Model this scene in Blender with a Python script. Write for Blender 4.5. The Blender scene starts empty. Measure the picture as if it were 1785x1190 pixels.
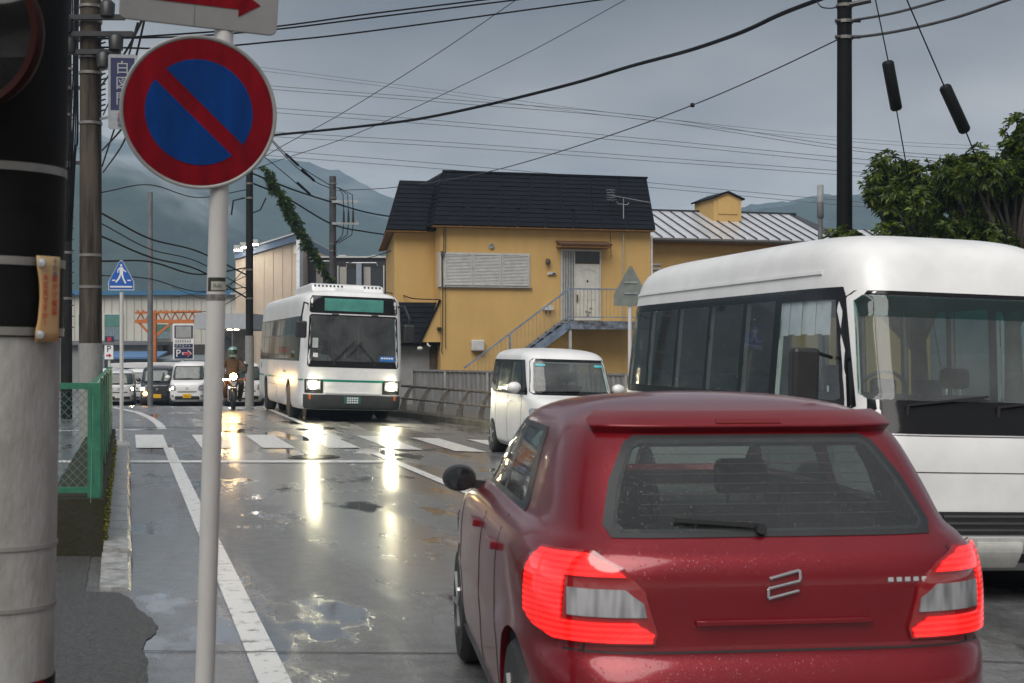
import bpy, bmesh, math, random
import numpy as np
from mathutils import Vector, Matrix, Euler
random.seed(7); np.random.seed(7)
R = math.radians
sc = bpy.context.scene
C = sc.collection

# ---------------------------------------------------------------- camera
EYE, F, CX, HY = 1.65, 2479.0, 892.5, 610.0
cam_d = bpy.data.cameras.new('camera'); cam = bpy.data.objects.new('camera', cam_d); C.objects.link(cam)
cam.location = (0, 0, EYE); cam.rotation_euler = (R(90), 0, 0)
cam_d.sensor_width = 36.0; cam_d.lens = 50.0; cam_d.shift_y = (HY - 595.0) / 1785.0
cam_d.clip_start = 0.05; cam_d.clip_end = 6000
cam_d.dof.use_dof = True; cam_d.dof.focus_distance = 30.0; cam_d.dof.aperture_fstop = 9.0
sc.camera = cam

# ---------------------------------------------------------------- sky
SUN_EL, SUN_AZ = 52.0, 200.0            # degrees; azimuth clockwise from +Y (behind the camera, a little left)
w = bpy.data.worlds.new('World'); sc.world = w; w.use_nodes = True
nt = w.node_tree; nt.nodes.clear()
def wn(t, **k):
    n = nt.nodes.new(t)
    for a, b in k.items(): setattr(n, a, b)
    return n
out = wn('ShaderNodeOutputWorld'); bg = wn('ShaderNodeBackground')
sky = wn('ShaderNodeTexSky', sky_type='NISHITA'); sky.sun_disc = False
sky.sun_elevation = R(SUN_EL); sky.sun_rotation = R(SUN_AZ); sky.air_density = 1.5; sky.dust_density = 5
tc = wn('ShaderNodeTexCoord'); sep = wn('ShaderNodeSeparateXYZ'); nt.links.new(tc.outputs['Generated'], sep.inputs[0])
# cloud deck: project the direction on a flat layer far above, so that clouds flatten towards the horizon
add = wn('ShaderNodeMath', operation='ADD'); add.inputs[1].default_value = 0.16
mx = wn('ShaderNodeMath', operation='MAXIMUM'); mx.inputs[1].default_value = 0.0
nt.links.new(sep.outputs['Z'], mx.inputs[0]); nt.links.new(mx.outputs[0], add.inputs[0])
dv = wn('ShaderNodeVectorMath', operation='DIVIDE'); comb = wn('ShaderNodeCombineXYZ')
for i in range(3): nt.links.new(add.outputs[0], comb.inputs[i])
nt.links.new(tc.outputs['Generated'], dv.inputs[0]); nt.links.new(comb.outputs[0], dv.inputs[1])
nz = wn('ShaderNodeTexNoise'); nz.inputs['Scale'].default_value = 1.1; nz.inputs['Detail'].default_value = 6; nz.inputs['Roughness'].default_value = 0.52
nt.links.new(dv.outputs[0], nz.inputs['Vector'])
nr = wn('ShaderNodeValToRGB'); nt.links.new(nz.outputs['Fac'], nr.inputs[0])
nr.color_ramp.elements[0].position = 0.32; nr.color_ramp.elements[0].color = (0.55, 0.55, 0.57, 1)
nr.color_ramp.elements[1].position = 0.72; nr.color_ramp.elements[1].color = (1.42, 1.42, 1.41, 1)
er = wn('ShaderNodeValToRGB'); nt.links.new(mx.outputs[0], er.inputs[0])     # an overcast sky, paler towards the horizon
e = er.color_ramp.elements; e[0].position = 0.0; e[0].color = (3.6, 3.5, 3.4, 1)
e[1].position = 1.0; e[1].color = (2.1, 2.12, 2.18, 1)
for pos_, c_ in ((0.07, (3.2, 3.06, 2.98)), (0.15, (1.86, 1.75, 1.70)), (0.24, (0.80, 0.76, 0.75)), (0.50, (1.32, 1.30, 1.30))):
    x = e.new(pos_); x.color = (*c_, 1)
mul = wn('ShaderNodeMix', data_type='RGBA', blend_type='MULTIPLY'); mul.inputs['Factor'].default_value = 1
nt.links.new(er.outputs[0], mul.inputs['A']); nt.links.new(nr.outputs[0], mul.inputs['B'])
mix = wn('ShaderNodeMix', data_type='RGBA'); mix.inputs['Factor'].default_value = 0.95
nt.links.new(sky.outputs[0], mix.inputs['A']); nt.links.new(mul.outputs['Result'], mix.inputs['B'])
nt.links.new(mix.outputs['Result'], bg.inputs['Color']); bg.inputs['Strength'].default_value = 0.12
nt.links.new(bg.outputs[0], out.inputs['Surface'])
# ---------------------------------------------------------------- sun behind the cloud
sd = bpy.data.lights.new('sun', 'SUN'); sun = bpy.data.objects.new('sun', sd); C.objects.link(sun)
sd.energy = 1.5; sd.angle = R(50); sd.color = (1.0, 0.97, 0.93)
az, el = R(SUN_AZ), R(SUN_EL)
sv = Vector((math.sin(az) * math.cos(el), math.cos(az) * math.cos(el), math.sin(el)))
sun.rotation_euler = sv.to_track_quat('Z', 'Y').to_euler()
# ---------------------------------------------------------------- exposure
vs = sc.view_settings; vs.view_transform = 'Standard'; vs.look = 'None'; vs.gamma = 1.0; vs.use_curve_mapping = False
vs.exposure = 1.08
sc.cycles.use_denoising = True; sc.cycles.max_bounces = 6; sc.cycles.volume_bounces = 1
sc.cycles.sample_clamp_indirect = 4.0; sc.cycles.caustics_reflective = False; sc.cycles.caustics_refractive = False

# ================================================================ helpers
def P(x, y, Y): return Vector(((x - CX) * Y / F, Y, EYE + (HY - y) * Y / F))
def gY(Y):                                   # the road tops a low crest about 41 m away and falls behind it
    if Y < 40: return 0.0
    t = min(Y - 40, 30.0)
    return -0.035 * t * min(1, t / 6.0) if t < 24 else -0.84 - 0.01 * (t - 24)
KX = 0.27
def ctr(Y): return 3.95 - KX * Y             # X of the centre line
def gz(X, Y):
    d = (X - ctr(Y)) * 0.9654
    if Y > 44: d = 0
    return gY(Y) - 0.035 * min(max(d, 0), 4.3)
def RP(d, Y, dz=0.0):                        # road point: d metres right of the centre line
    X = ctr(Y) + d / 0.9654
    return Vector((X, Y, gz(X, Y) + dz))

MATS = {}
def M(name, col, rough=0.6, metal=0.0, var=0.12, scale=6.0, bump=0.0, bscale=40.0, coat=0.0, em=None, ems=0.0, spec=0.5, col2=None, stretch=None, detail=5):
    if name in MATS: return MATS[name]
    m = bpy.data.materials.new(name); m.use_nodes = True; t = m.node_tree; b = t.nodes['Principled BSDF']
    b.inputs['Roughness'].default_value = rough; b.inputs['Metallic'].default_value = metal
    b.inputs['Specular IOR Level'].default_value = spec
    b.inputs['Coat Weight'].default_value = coat; b.inputs['Coat Roughness'].default_value = 0.04 if name not in ('white_vehicle_paint', 'deep_red_car_paint') else (0.30 if name[0] == 'w' else 0.09)
    b.inputs['Base Color'].default_value = (*col, 1)
    if em: b.inputs['Emission Color'].default_value = (*em, 1); b.inputs['Emission Strength'].default_value = ems
    if var > 0 or col2:
        tcn = t.nodes.new('ShaderNodeTexCoord'); vec = tcn.outputs['Object']
        if stretch:
            mp = t.nodes.new('ShaderNodeMapping'); mp.inputs['Scale'].default_value = stretch
            t.links.new(vec, mp.inputs[0]); vec = mp.outputs[0]
        n = t.nodes.new('ShaderNodeTexNoise'); n.inputs['Scale'].default_value = scale; n.inputs['Detail'].default_value = detail; n.inputs['Roughness'].default_value = 0.62
        t.links.new(vec, n.inputs['Vector'])
        r = t.nodes.new('ShaderNodeValToRGB'); t.links.new(n.outputs['Fac'], r.inputs[0])
        c1 = col2 if col2 else tuple(c * (1 - var) for c in col); c2 = col if col2 else tuple(min(1, c * (1 + var)) for c in col)
        r.color_ramp.elements[0].position = 0.36; r.color_ramp.elements[0].color = (*c1, 1)
        r.color_ramp.elements[1].position = 0.64; r.color_ramp.elements[1].color = (*c2, 1)
        t.links.new(r.outputs[0], b.inputs['Base Color'])
        if metal < 0.5 and rough > 0.1:
            mr = t.nodes.new('ShaderNodeMapRange'); mr.inputs[3].default_value = rough * 0.8; mr.inputs[4].default_value = min(1, rough * 1.2)
            t.links.new(n.outputs['Fac'], mr.inputs[0]); t.links.new(mr.outputs[0], b.inputs['Roughness'])
        if bump:
            n2 = t.nodes.new('ShaderNodeTexNoise'); n2.inputs['Scale'].default_value = bscale; n2.inputs['Detail'].default_value = 4
            t.links.new(vec, n2.inputs['Vector'])
            bp = t.nodes.new('ShaderNodeBump'); bp.inputs['Strength'].default_value = bump; bp.inputs['Distance'].default_value = 0.01
            t.links.new(n2.outputs['Fac'], bp.inputs['Height']); t.links.new(bp.outputs[0], b.inputs['Normal'])
    MATS[name] = m
    return m

class MB:
    def __init__(s): s.v = []; s.f = []
    def add(s, vs_, fs):
        o = len(s.v); s.v += [tuple(p) for p in vs_]; s.f += [tuple(i + o for i in f) for f in fs]; return s
    def box(s, x0, x1, y0, y1, z0, z1):
        return s.add([(x0,y0,z0),(x1,y0,z0),(x1,y1,z0),(x0,y1,z0),(x0,y0,z1),(x1,y0,z1),(x1,y1,z1),(x0,y1,z1)],
                     [(0,3,2,1),(4,5,6,7),(0,1,5,4),(1,2,6,5),(2,3,7,6),(3,0,4,7)])
    def bar(s, a, b, w_, h, up=(0,0,1)):      # box beam between two points
        a, b = Vector(a), Vector(b); d = (b - a).normalized(); u = Vector(up)
        if abs(d.dot(u)) > 0.98: u = Vector((1, 0, 0))
        sx = d.cross(u).normalized(); uz = sx.cross(d)
        vs_ = []
        for p in (a, b):
            for i, j in ((-1,-1),(1,-1),(1,1),(-1,1)): vs_.append(p + sx * (i * w_ / 2) + uz * (j * h / 2))
        return s.add(vs_, [(0,1,2,3),(7,6,5,4),(0,4,5,1),(1,5,6,2),(2,6,7,3),(3,7,4,0)])
    def tube(s, pts, r, n=8, cap=True):
        pts = [Vector(p) for p in pts]; rings = []; rr = r if hasattr(r, '__len__') else [r] * len(pts)
        up = None
        for i, p in enumerate(pts):
            d = (pts[min(i + 1, len(pts) - 1)] - pts[max(i - 1, 0)]).normalized()
            if up is None: up = Vector((0, 0, 1)) if abs(d.z) < 0.95 else Vector((1, 0, 0))
            sx = d.cross(up)
            if sx.length < 1e-4: sx = d.cross(Vector((0, 1, 0)))
            sx.normalize(); uz = sx.cross(d).normalized(); up = uz
            rings.append([p + (sx * math.cos(2 * math.pi * k / n) + uz * math.sin(2 * math.pi * k / n)) * rr[i] for k in range(n)])
        vs_ = [q for g in rings for q in g]; fs = []
        for i in range(len(rings) - 1):
            for k in range(n):
                a, b = i * n + k, i * n + (k + 1) % n
                fs.append((a, b, b + n, a + n))
        if cap: fs += [tuple(range(n - 1, -1, -1)), tuple(range((len(rings) - 1) * n, len(rings) * n))]
        return s.add(vs_, fs)
    def lathe(s, prof, n=24, axis='z', origin=(0, 0, 0), cap=True):     # prof: list of (r, h)
        o = Vector(origin); vs_ = []
        for r_, h in prof:
            for k in range(n):
                a = 2 * math.pi * k / n; c, d = r_ * math.cos(a), r_ * math.sin(a)
                vs_.append(o + Vector({'z': (c, d, h), 'y': (c, h, d), 'x': (h, c, d)}[axis]))
        fs = []
        for i in range(len(prof) - 1):
            for k in range(n):
                a, b = i * n + k, i * n + (k + 1) % n
                fs.append((a, b, b + n, a + n))
        if cap: fs += [tuple(range(n - 1, -1, -1)), tuple(range((len(prof) - 1) * n, len(prof) * n))]
        return s.add(vs_, fs)
    def prism(s, poly, t0, t1, plane='xz'):   # polygon in a plane pushed from t0 to t1 along the third axis
        def q(a, b, t): return {'xz': (a, t, b), 'xy': (a, b, t), 'yz': (t, a, b)}[plane]
        n = len(poly); vs_ = [q(a, b, t0) for a, b in poly] + [q(a, b, t1) for a, b in poly]
        fs = [tuple(range(n)), tuple(range(2 * n - 1, n - 1, -1))] + [(i, i + n, (i + 1) % n + n, (i + 1) % n) for i in range(n)]
        return s.add(vs_, fs)
    def grid(s, rows):
        n = len(rows[0]); vs_ = [p for r_ in rows for p in r_]
        return s.add(vs_, [(i * n + j, i * n + j + 1, (i + 1) * n + j + 1, (i + 1) * n + j) for i in range(len(rows) - 1) for j in range(n - 1)])
    def mesh(s, name):
        me = bpy.data.meshes.new(name); me.from_pydata(s.v, [], s.f); me.validate()
        bm = bmesh.new(); bm.from_mesh(me); bmesh.ops.recalc_face_normals(bm, faces=bm.faces); bm.to_mesh(me); bm.free()
        return me
    def build(s, name, mat, parent=None, smooth=None, bevel=0.0, loc=None, rot=None):
        me = s.mesh(name)
        return link(name, me, mat, parent, smooth, bevel, loc, rot)

def link(name, me, mat, parent=None, smooth=None, bevel=0.0, loc=None, rot=None):
    o = bpy.data.objects.new(name, me); C.objects.link(o)
    if mat and not me.materials: me.materials.append(mat)
    if smooth:
        for p in me.polygons: p.use_smooth = True
        me.set_sharp_from_angle(angle=R(smooth))
    if bevel:
        bv = o.modifiers.new('bevel', 'BEVEL'); bv.width = bevel; bv.segments = 2; bv.limit_method = 'ANGLE'; bv.angle_limit = R(40)
    if parent: o.parent = parent
    if loc is not None: o.location = loc
    if rot is not None: o.rotation_euler = rot
    return o
def tag(o, label, cat, group=None, kind=None):
    if label: o['label'] = label
    if cat: o['category'] = cat
    if group: o['group'] = group
    if kind: o['kind'] = kind
    return o
def thing(name, label, cat, loc=(0,0,0), rot=(0,0,0), group=None):
    o = bpy.data.objects.new(name, None); C.objects.link(o); o.empty_display_size = 0.2
    o.location = loc; o.rotation_euler = rot
    return tag(o, label, cat, group)
def structure(o): o['kind'] = 'structure'; return o
def text(s, size, mat, parent, loc, rot=(R(90), 0, 0), name='lettering', align='CENTER', ext=0.001, space=1.0, sx=1.0):
    cu = bpy.data.curves.new(name, 'FONT'); cu.body = s; cu.size = size; cu.align_x = align; cu.align_y = 'CENTER'; cu.extrude = ext
    cu.space_line = space; cu.resolution_u = 3
    o = bpy.data.objects.new(name, cu); C.objects.link(o)
    dg = bpy.context.evaluated_depsgraph_get(); me = bpy.data.meshes.new_from_object(o.evaluated_get(dg))
    bpy.data.objects.remove(o); bpy.data.curves.remove(cu)
    if sx != 1.0:
        for v in me.vertices: v.co.x *= sx
    me.materials.clear()
    return link(name, me, mat, parent, loc=loc, rot=rot)

# ---------------------------------------------------------------- materials used all over
W_PAINT = M('white_vehicle_paint', (0.68, 0.68, 0.67), 0.34, var=0.07, scale=2.2, coat=0.35, bump=0.03, bscale=500)
GLASS = M('dark_vehicle_glass', (0.008, 0.011, 0.011), 0.035, var=0.0, spec=0.3)
RUB = M('black_rubber', (0.014, 0.014, 0.014), 0.6, var=0.25, bump=0.2, bscale=60)
BLK = M('black_plastic', (0.014, 0.014, 0.015), 0.42, var=0.2)
STEEL = M('galvanised_steel', (0.36, 0.37, 0.38), 0.45, 0.6, var=0.2, scale=9)
ALLOY = M('wheel_alloy', (0.45, 0.45, 0.46), 0.32, 0.8, var=0.15)
CHROME = M('chrome', (0.7, 0.7, 0.7), 0.12, 1.0, var=0.0)
LAMPW = M('headlamp_lit', (1, 1, 0.9), 0.3, var=0, em=(1.0, 0.93, 0.62), ems=70)
LAMPB = M('bus_headlamp_lit', (1, 1, 0.9), 0.3, var=0, em=(1.0, 0.92, 0.60), ems=230)
LAMPDRL = M('headlamp_dim', (0.8, 0.8, 0.8), 0.1, var=0, em=(1, 0.98, 0.9), ems=5)
LAMPO = M('indicator_lit', (1, 0.35, 0.03), 0.3, var=0, em=(1, 0.35, 0.06), ems=12)
LENS = M('clear_lamp_lens', (0.33, 0.33, 0.34), 0.10, 0.4, var=0.35, scale=30, stretch=(1, 1, .15), detail=1, coat=1.0)
AMBER = M('amber_lens', (0.5, 0.10, 0.01), 0.12, var=0.1)
WHITEM = M('white_marking_on_sign', (0.72, 0.72, 0.70), 0.5, var=0.06)
CONC = M('weathered_concrete', (0.30, 0.295, 0.28), 0.75, var=0.28, scale=4, bump=0.35, bscale=45, col2=(0.17, 0.165, 0.155), stretch=(1, 1, 0.35))
CABLE = M('cable_sheath', (0.006, 0.006, 0.007), 0.6, var=0, spec=.15)

# ================================================================ ground and road
def wet_asphalt(name, base=(0.085, 0.085, 0.086), wetness=0.5):
    m = bpy.data.materials.new(name); m.use_nodes = True; t = m.node_tree; b = t.nodes['Principled BSDF']
    N = lambda ty: t.nodes.new(ty)
    geo = N('ShaderNodeNewGeometry')
    mp = N('ShaderNodeMapping'); mp.vector_type = 'POINT'; mp.inputs['Rotation'].default_value = (0, 0, R(-15.1))
    t.links.new(geo.outputs['Position'], mp.inputs[0])
    st = N('ShaderNodeMapping'); st.inputs['Scale'].default_value = (0.85, 0.13, 1); t.links.new(mp.outputs[0], st.inputs[0])
    a = N('ShaderNodeTexNoise'); a.inputs['Scale'].default_value = 1.0; a.inputs['Detail'].default_value = 5; a.inputs['Roughness'].default_value = 0.6
    a.inputs['Distortion'].default_value = 0.5; t.links.new(st.outputs[0], a.inputs['Vector'])
    sx_ = N('ShaderNodeSeparateXYZ'); t.links.new(mp.outputs[0], sx_.inputs[0])
    ph = N('ShaderNodeMath'); ph.operation = 'MULTIPLY'; t.links.new(sx_.outputs[0], ph.inputs[0]); ph.inputs[1].default_value = 2 * math.pi / 1.62
    sn = N('ShaderNodeMath'); sn.operation = 'SINE'; t.links.new(ph.outputs[0], sn.inputs[0])
    tw = N('ShaderNodeMath'); tw.operation = 'MULTIPLY_ADD'; t.links.new(sn.outputs[0], tw.inputs[0]); tw.inputs[1].default_value = .07; t.links.new(a.outputs['Fac'], tw.inputs[2])
    film = N('ShaderNodeMapRange'); film.interpolation_type = 'SMOOTHSTEP'
    film.inputs[1].default_value = 0.38; film.inputs[2].default_value = 0.60; t.links.new(tw.outputs[0], film.inputs[0])
    a2 = N('ShaderNodeTexNoise'); a2.inputs['Scale'].default_value = 0.9; a2.inputs['Detail'].default_value = 7; a2.inputs['Roughness'].default_value = 0.62
    st2 = N('ShaderNodeMapping'); st2.inputs['Scale'].default_value = (1.0, 0.38, 1); st2.inputs['Location'].default_value = (3.3, 5.1, 0)
    t.links.new(mp.outputs[0], st2.inputs[0]); t.links.new(st2.outputs[0], a2.inputs['Vector'])
    pud = N('ShaderNodeMapRange'); pud.interpolation_type = 'SMOOTHSTEP'
    pud.inputs[1].default_value = 0.535; pud.inputs[2].default_value = 0.60; t.links.new(a2.outputs['Fac'], pud.inputs[0])
    fine = N('ShaderNodeTexNoise'); fine.inputs['Scale'].default_value = 38; fine.inputs['Detail'].default_value = 5; fine.inputs['Roughness'].default_value = 0.7; t.links.new(geo.outputs['Position'], fine.inputs['Vector'])
    mid = N('ShaderNodeTexNoise'); mid.inputs['Scale'].default_value = 7; mid.inputs['Detail'].default_value = 6; t.links.new(geo.outputs['Position'], mid.inputs['Vector'])
    r1 = N('ShaderNodeMapRange'); r1.inputs[3].default_value = 0.50; r1.inputs[4].default_value = 0.30; t.links.new(film.outputs[0], r1.inputs[0])
    r2 = N('ShaderNodeMix'); r2.data_type = 'FLOAT'; t.links.new(pud.outputs[0], r2.inputs['Factor']); t.links.new(r1.outputs[0], r2.inputs['A']); r2.inputs['B'].default_value = 0.035
    t.links.new(r2.outputs['Result'], b.inputs['Roughness'])
    cr = N('ShaderNodeValToRGB'); t.links.new(mid.outputs['Fac'], cr.inputs[0])
    cr.color_ramp.elements[0].position = 0.35; cr.color_ramp.elements[0].color = (base[0]*.72, base[1]*.72, base[2]*.72, 1)
    cr.color_ramp.elements[1].position = 0.68; cr.color_ramp.elements[1].color = (base[0]*1.3, base[1]*1.3, base[2]*1.3, 1)
    gr = N('ShaderNodeMix'); gr.data_type = 'RGBA'; gr.blend_type = 'MULTIPLY'; gr.inputs['Factor'].default_value = 0.8
    fr = N('ShaderNodeMapRange'); fr.inputs[1].default_value = 0.3; fr.inputs[2].default_value = 0.7; fr.inputs[3].default_value = 0.15; fr.inputs[4].default_value = 2.1
    t.links.new(fine.outputs['Fac'], fr.inputs[0]); t.links.new(cr.outputs[0], gr.inputs['A']); t.links.new(fr.outputs[0], gr.inputs['B'])
    t.links.new(gr.outputs['Result'], b.inputs['Base Color'])
    inv = N('ShaderNodeMapRange'); inv.inputs[3].default_value = 0.9; inv.inputs[4].default_value = 0.4; t.links.new(film.outputs[0], inv.inputs[0])
    inv2 = N('ShaderNodeMix'); inv2.data_type = 'FLOAT'; t.links.new(pud.outputs[0], inv2.inputs['Factor']); t.links.new(inv.outputs[0], inv2.inputs['A']); inv2.inputs['B'].default_value = 0.02
    bp = N('ShaderNodeBump'); bp.inputs['Distance'].default_value = 0.014; t.links.new(inv2.outputs['Result'], bp.inputs['Strength'])
    t.links.new(fine.outputs['Fac'], bp.inputs['Height']); t.links.new(bp.outputs[0], b.inputs['Normal'])
    b.inputs['Specular IOR Level'].default_value = 0.8
    cw_ = N('ShaderNodeMapRange'); cw_.inputs[3].default_value = 0.45; cw_.inputs[4].default_value = 1.0; t.links.new(film.outputs[0], cw_.inputs[0])
    t.links.new(cw_.outputs[0], b.inputs['Coat Weight'])
    cr2 = N('ShaderNodeMapRange'); cr2.inputs[3].default_value = 0.34; cr2.inputs[4].default_value = 0.20; t.links.new(film.outputs[0], cr2.inputs[0])
    cr3 = N('ShaderNodeMix'); cr3.data_type = 'FLOAT'; t.links.new(pud.outputs[0], cr3.inputs['Factor']); t.links.new(cr2.outputs[0], cr3.inputs['A']); cr3.inputs['B'].default_value = 0.06
    t.links.new(cr3.outputs['Result'], b.inputs['Coat Roughness'])
    return m
ROAD = wet_asphalt('wet_asphalt')
GROUND = M('wet_dark_ground', (0.055, 0.052, 0.045), 0.5, var=0.3, scale=0.6, bump=0.4, bscale=30)
def road_paint():
    m = bpy.data.materials.new('worn_wet_road_paint'); m.use_nodes = True; t = m.node_tree; b = t.nodes['Principled BSDF']
    geo = t.nodes.new('ShaderNodeNewGeometry')
    n = t.nodes.new('ShaderNodeTexNoise'); n.inputs['Scale'].default_value = 9; n.inputs['Detail'].default_value = 8; n.inputs['Roughness'].default_value = 0.72
    t.links.new(geo.outputs['Position'], n.inputs['Vector'])
    r = t.nodes.new('ShaderNodeValToRGB'); t.links.new(n.outputs['Fac'], r.inputs[0])
    r.color_ramp.elements[0].position = 0.36; r.color_ramp.elements[0].color = (0.09, 0.09, 0.09, 1)
    r.color_ramp.elements[1].position = 0.46; r.color_ramp.elements[1].color = (0.62, 0.62, 0.60, 1)
    t.links.new(r.outputs[0], b.inputs['Base Color']); b.inputs['Roughness'].default_value = 0.3
    n2 = t.nodes.new('ShaderNodeTexNoise'); n2.inputs['Scale'].default_value = 90; t.links.new(geo.outputs['Position'], n2.inputs['Vector'])
    bp = t.nodes.new('ShaderNodeBump'); bp.inputs['Strength'].default_value = 0.35; bp.inputs['Distance'].default_value = 0.004
    t.links.new(n2.outputs['Fac'], bp.inputs['Height']); t.links.new(bp.outputs[0], b.inputs['Normal'])
    return m
PAINT = road_paint()

def sheet(name, xs, ys, dz, mat, zf=gz):
    rows = [[(x_, y_, zf(x_, y_) + dz) for x_ in xs] for y_ in ys]
    o = MB().grid(rows).build(name, mat, smooth=60)
    return structure(o)
ys = list(np.concatenate([np.arange(-30, 80, 1.0), np.arange(80, 200, 10), np.arange(200, 1600, 100)]))
xs = list(np.concatenate([np.arange(-900, -60, 60), np.arange(-60, 30, 1.5), np.arange(30, 900, 60)]))
sheet('ground', xs, ys, -0.06, GROUND)
def kerb_x(Y):
    return np.interp(Y, [2, 10, 17.5, 25.5, 32.5, 37.8, 43, 60, 80], [7.9, 5.95, 3.95, 1.95, -0.48, -3.24, -5.6, -9, -16])
rows = []
for Y in np.arange(-20, 90, 0.5):
    r_, kr = [], kerb_x(Y) + 0.05
    for tt in np.linspace(0, 1, 12): X = -60 + (ctr(Y) - 10 + 60) * tt; r_.append((X, Y, gz(X, Y)))
    for tt in np.linspace(0, 1, 24)[1:]:
        X = ctr(Y) - 10 + (kr - ctr(Y) + 10) * tt; r_.append((X, Y, gz(X, Y)))
    rows.append(r_)
structure(MB().grid(rows).build('road', ROAD, smooth=60))

def stripe(pts, width, name, dz=0.004, mat=PAINT):  # painted strip along (X, Y) points
    rows = []; pts = [Vector(p) for p in pts]
    dense = []
    for a, b in zip(pts[:-1], pts[1:]):
        n = max(1, int((b - a).length / 0.8))
        dense += [a.lerp(b, i / n) for i in range(n)]
    dense.append(pts[-1])
    for i, p in enumerate(dense):
        d = (dense[min(i + 1, len(dense) - 1)] - dense[max(i - 1, 0)]).normalized(); nn = Vector((d.y, -d.x))
        rows.append([(q.x, q.y, gz(q.x, q.y) + dz) for q in (p - nn * width / 2, p, p + nn * width / 2)])
    return structure(MB().grid(rows).build(name, mat))
def lx(Y): return 0.75 - 0.273 * Y
stripe([(lx(Y), Y) for Y in np.arange(0, 24.6, 0.8)], 0.16, 'edge_line')
stripe([(ctr(Y), Y) for Y in np.arange(2, 23.6, 0.8)], 0.15, 'centre_line')
stripe([(ctr(Y), Y) for Y in np.arange(26.4, 60, 0.8)], 0.15, 'centre_line')
stripe([(-7.85, 29.2), (-7.35, 29.7)], 0.15, 'side_street_line')
stripe([(-11.5, 41), (-9.9, 37.6), (-8.8, 34.6), (-7.9, 31.8), (-7.3, 29.7)], 0.18, 'side_street_line')
stripe([(-9.6, 28.9), (-7.3, 29.6)], 0.2, 'side_street_line')
stripe([(RP(-4.6, 22.3).x, 21.0), (RP(-0.1, 21.2).x, 21.0)], 0.42, 'stop_line', dz=0.008)
for i, d in enumerate([-3.42, -2.36, -1.36, -0.3, 0.72, 1.75, 2.8, 3.7]):
    q = []
    for Y in np.linspace(23.9, 27.6, 7): q.append([tuple(RP(d + e_, Y, 0.008 if i else 0.009)) for e_ in (-0.26, 0, 0.26)])
    structure(MB().grid(q).build('crossing_bar', PAINT))
TAR = M('dark_tar_joint', (.018, .018, .018), .35, var=.3)
stripe([(-4.2, 7.85), (3.5, 7.6)], .02, 'road_joint', .0055, TAR); stripe([(-9.5, 30.6), (-1.2, 29.4)], .09, 'road_joint', .0055, TAR)
# manhole cover of raised squares, in its ring
mh = thing('manhole_cover', 'round iron manhole cover in the wet lane by the stop line', 'manhole cover', RP(-1.05, 21.9, 0.0))
IRON = M('wet_cast_iron', (0.03, 0.03, 0.032), 0.3, 0.5, var=0.3)
MB().lathe([(0.40, 0.0), (0.40, 0.012), (0.34, 0.012), (0.34, 0.006), (0.0, 0.006)], 32).build('frame', IRON, mh)
g = MB()
for i in range(-6, 7):
    for j in range(-6, 7):
        if math.hypot(i, j) * 0.05 < 0.31: g.box(i*.05-.017, i*.05+.017, j*.05-.017, j*.05+.017, 0.005, 0.014)
o = g.build('tread_pattern', IRON, mh)

# ---------------------------------------------------------------- kerbs
KERBC = M('wet_kerb_concrete', (0.34, 0.34, 0.33), 0.32, var=0.25, scale=9, bump=0.6, bscale=28, col2=(0.15, 0.15, 0.145))
MOSSY = M('mossy_concrete', (0.030, 0.027, 0.020), 0.8, scale=5, bump=0.8, bscale=30, col2=(0.020, 0.022, 0.009), spec=.2)
def kx(Y): return 0.033 - 0.2706 * Y
kroot = structure(thing('kerb', None, None)); 
Y = 9.75; i = 0
while Y < 24.0:
    Y1 = Y + 0.6
    hh = 0.12 if i > 1 else (0.05, 0.09)[i]
    w0 = 0.22
    j = random.uniform(-.008, .008)
    vs_ = []
    for yy, z_ in ((Y, hh if i > 1 else max(hh - .035, .02)), (Y1 - 0.012, hh)):
        c = kx(yy) + j
        vs_ += [(c - w0, yy, -0.04), (c + 0.012, yy, -0.04), (c, yy, z_ - 0.025), (c - 0.025, yy, z_), (c - w0, yy, z_ + 0.008)]
    b = MB().add(vs_, [(0,1,2,3,4), (9,8,7,6,5), (0,5,6,1), (1,6,7,2), (2,7,8,3), (3,8,9,4), (4,9,5,0)])
    b.build('kerb_stone', KERBC, kroot); Y = Y1; i += 1
kr2 = structure(thing('kerb', None, None))
KD = M('dark_wet_kerb', (0.075, 0.07, 0.055), 0.55, var=0.35, scale=5, bump=0.5, bscale=25)
for Y0 in np.arange(3, 43, 1.0):
    a, b_ = (kerb_x(Y0), Y0), (kerb_x(Y0 + 0.98), Y0 + 0.98)
    vs_ = []
    for X, yy in (a, b_):
        g0 = gz(X, yy)
        vs_ += [(X, yy, g0 - 0.1), (X + 0.32, yy, g0 - 0.1), (X + 0.32, yy, g0 + 0.17), (X + 0.03, yy, g0 + 0.17), (X, yy, g0 + 0.14)]
    MB().add(vs_, [(0,1,2,3,4), (9,8,7,6,5), (0,5,6,1), (1,6,7,2), (2,7,8,3), (3,8,9,4), (4,9,5,0)]).build('kerb_stone', KD, kr2)
rows = []
for Y in np.arange(-1, 11.4, .05):
    k_ = kx(Y) - (.0 if Y < 9.7 else .22) - .10 + (.22 * min(1, (9.7 - Y) / 1.5) + .07 * math.sin(Y * 2.3) + .025 * math.sin(Y * 6.1) if Y < 9.7 else 0) + random.uniform(-.008, .008)
    rows.append([(kx(Y) - 3.4 + (k_ - kx(Y) + 3.4) * q, Y, .006) for q in np.linspace(0, 1, 10)])
structure(MB().grid(rows).build('pavement', M('coarse_dark_asphalt', (.075, .074, .072), .55, scale=60, bump=1.0, bscale=70, col2=(.018, .018, .018), detail=7)))
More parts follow.
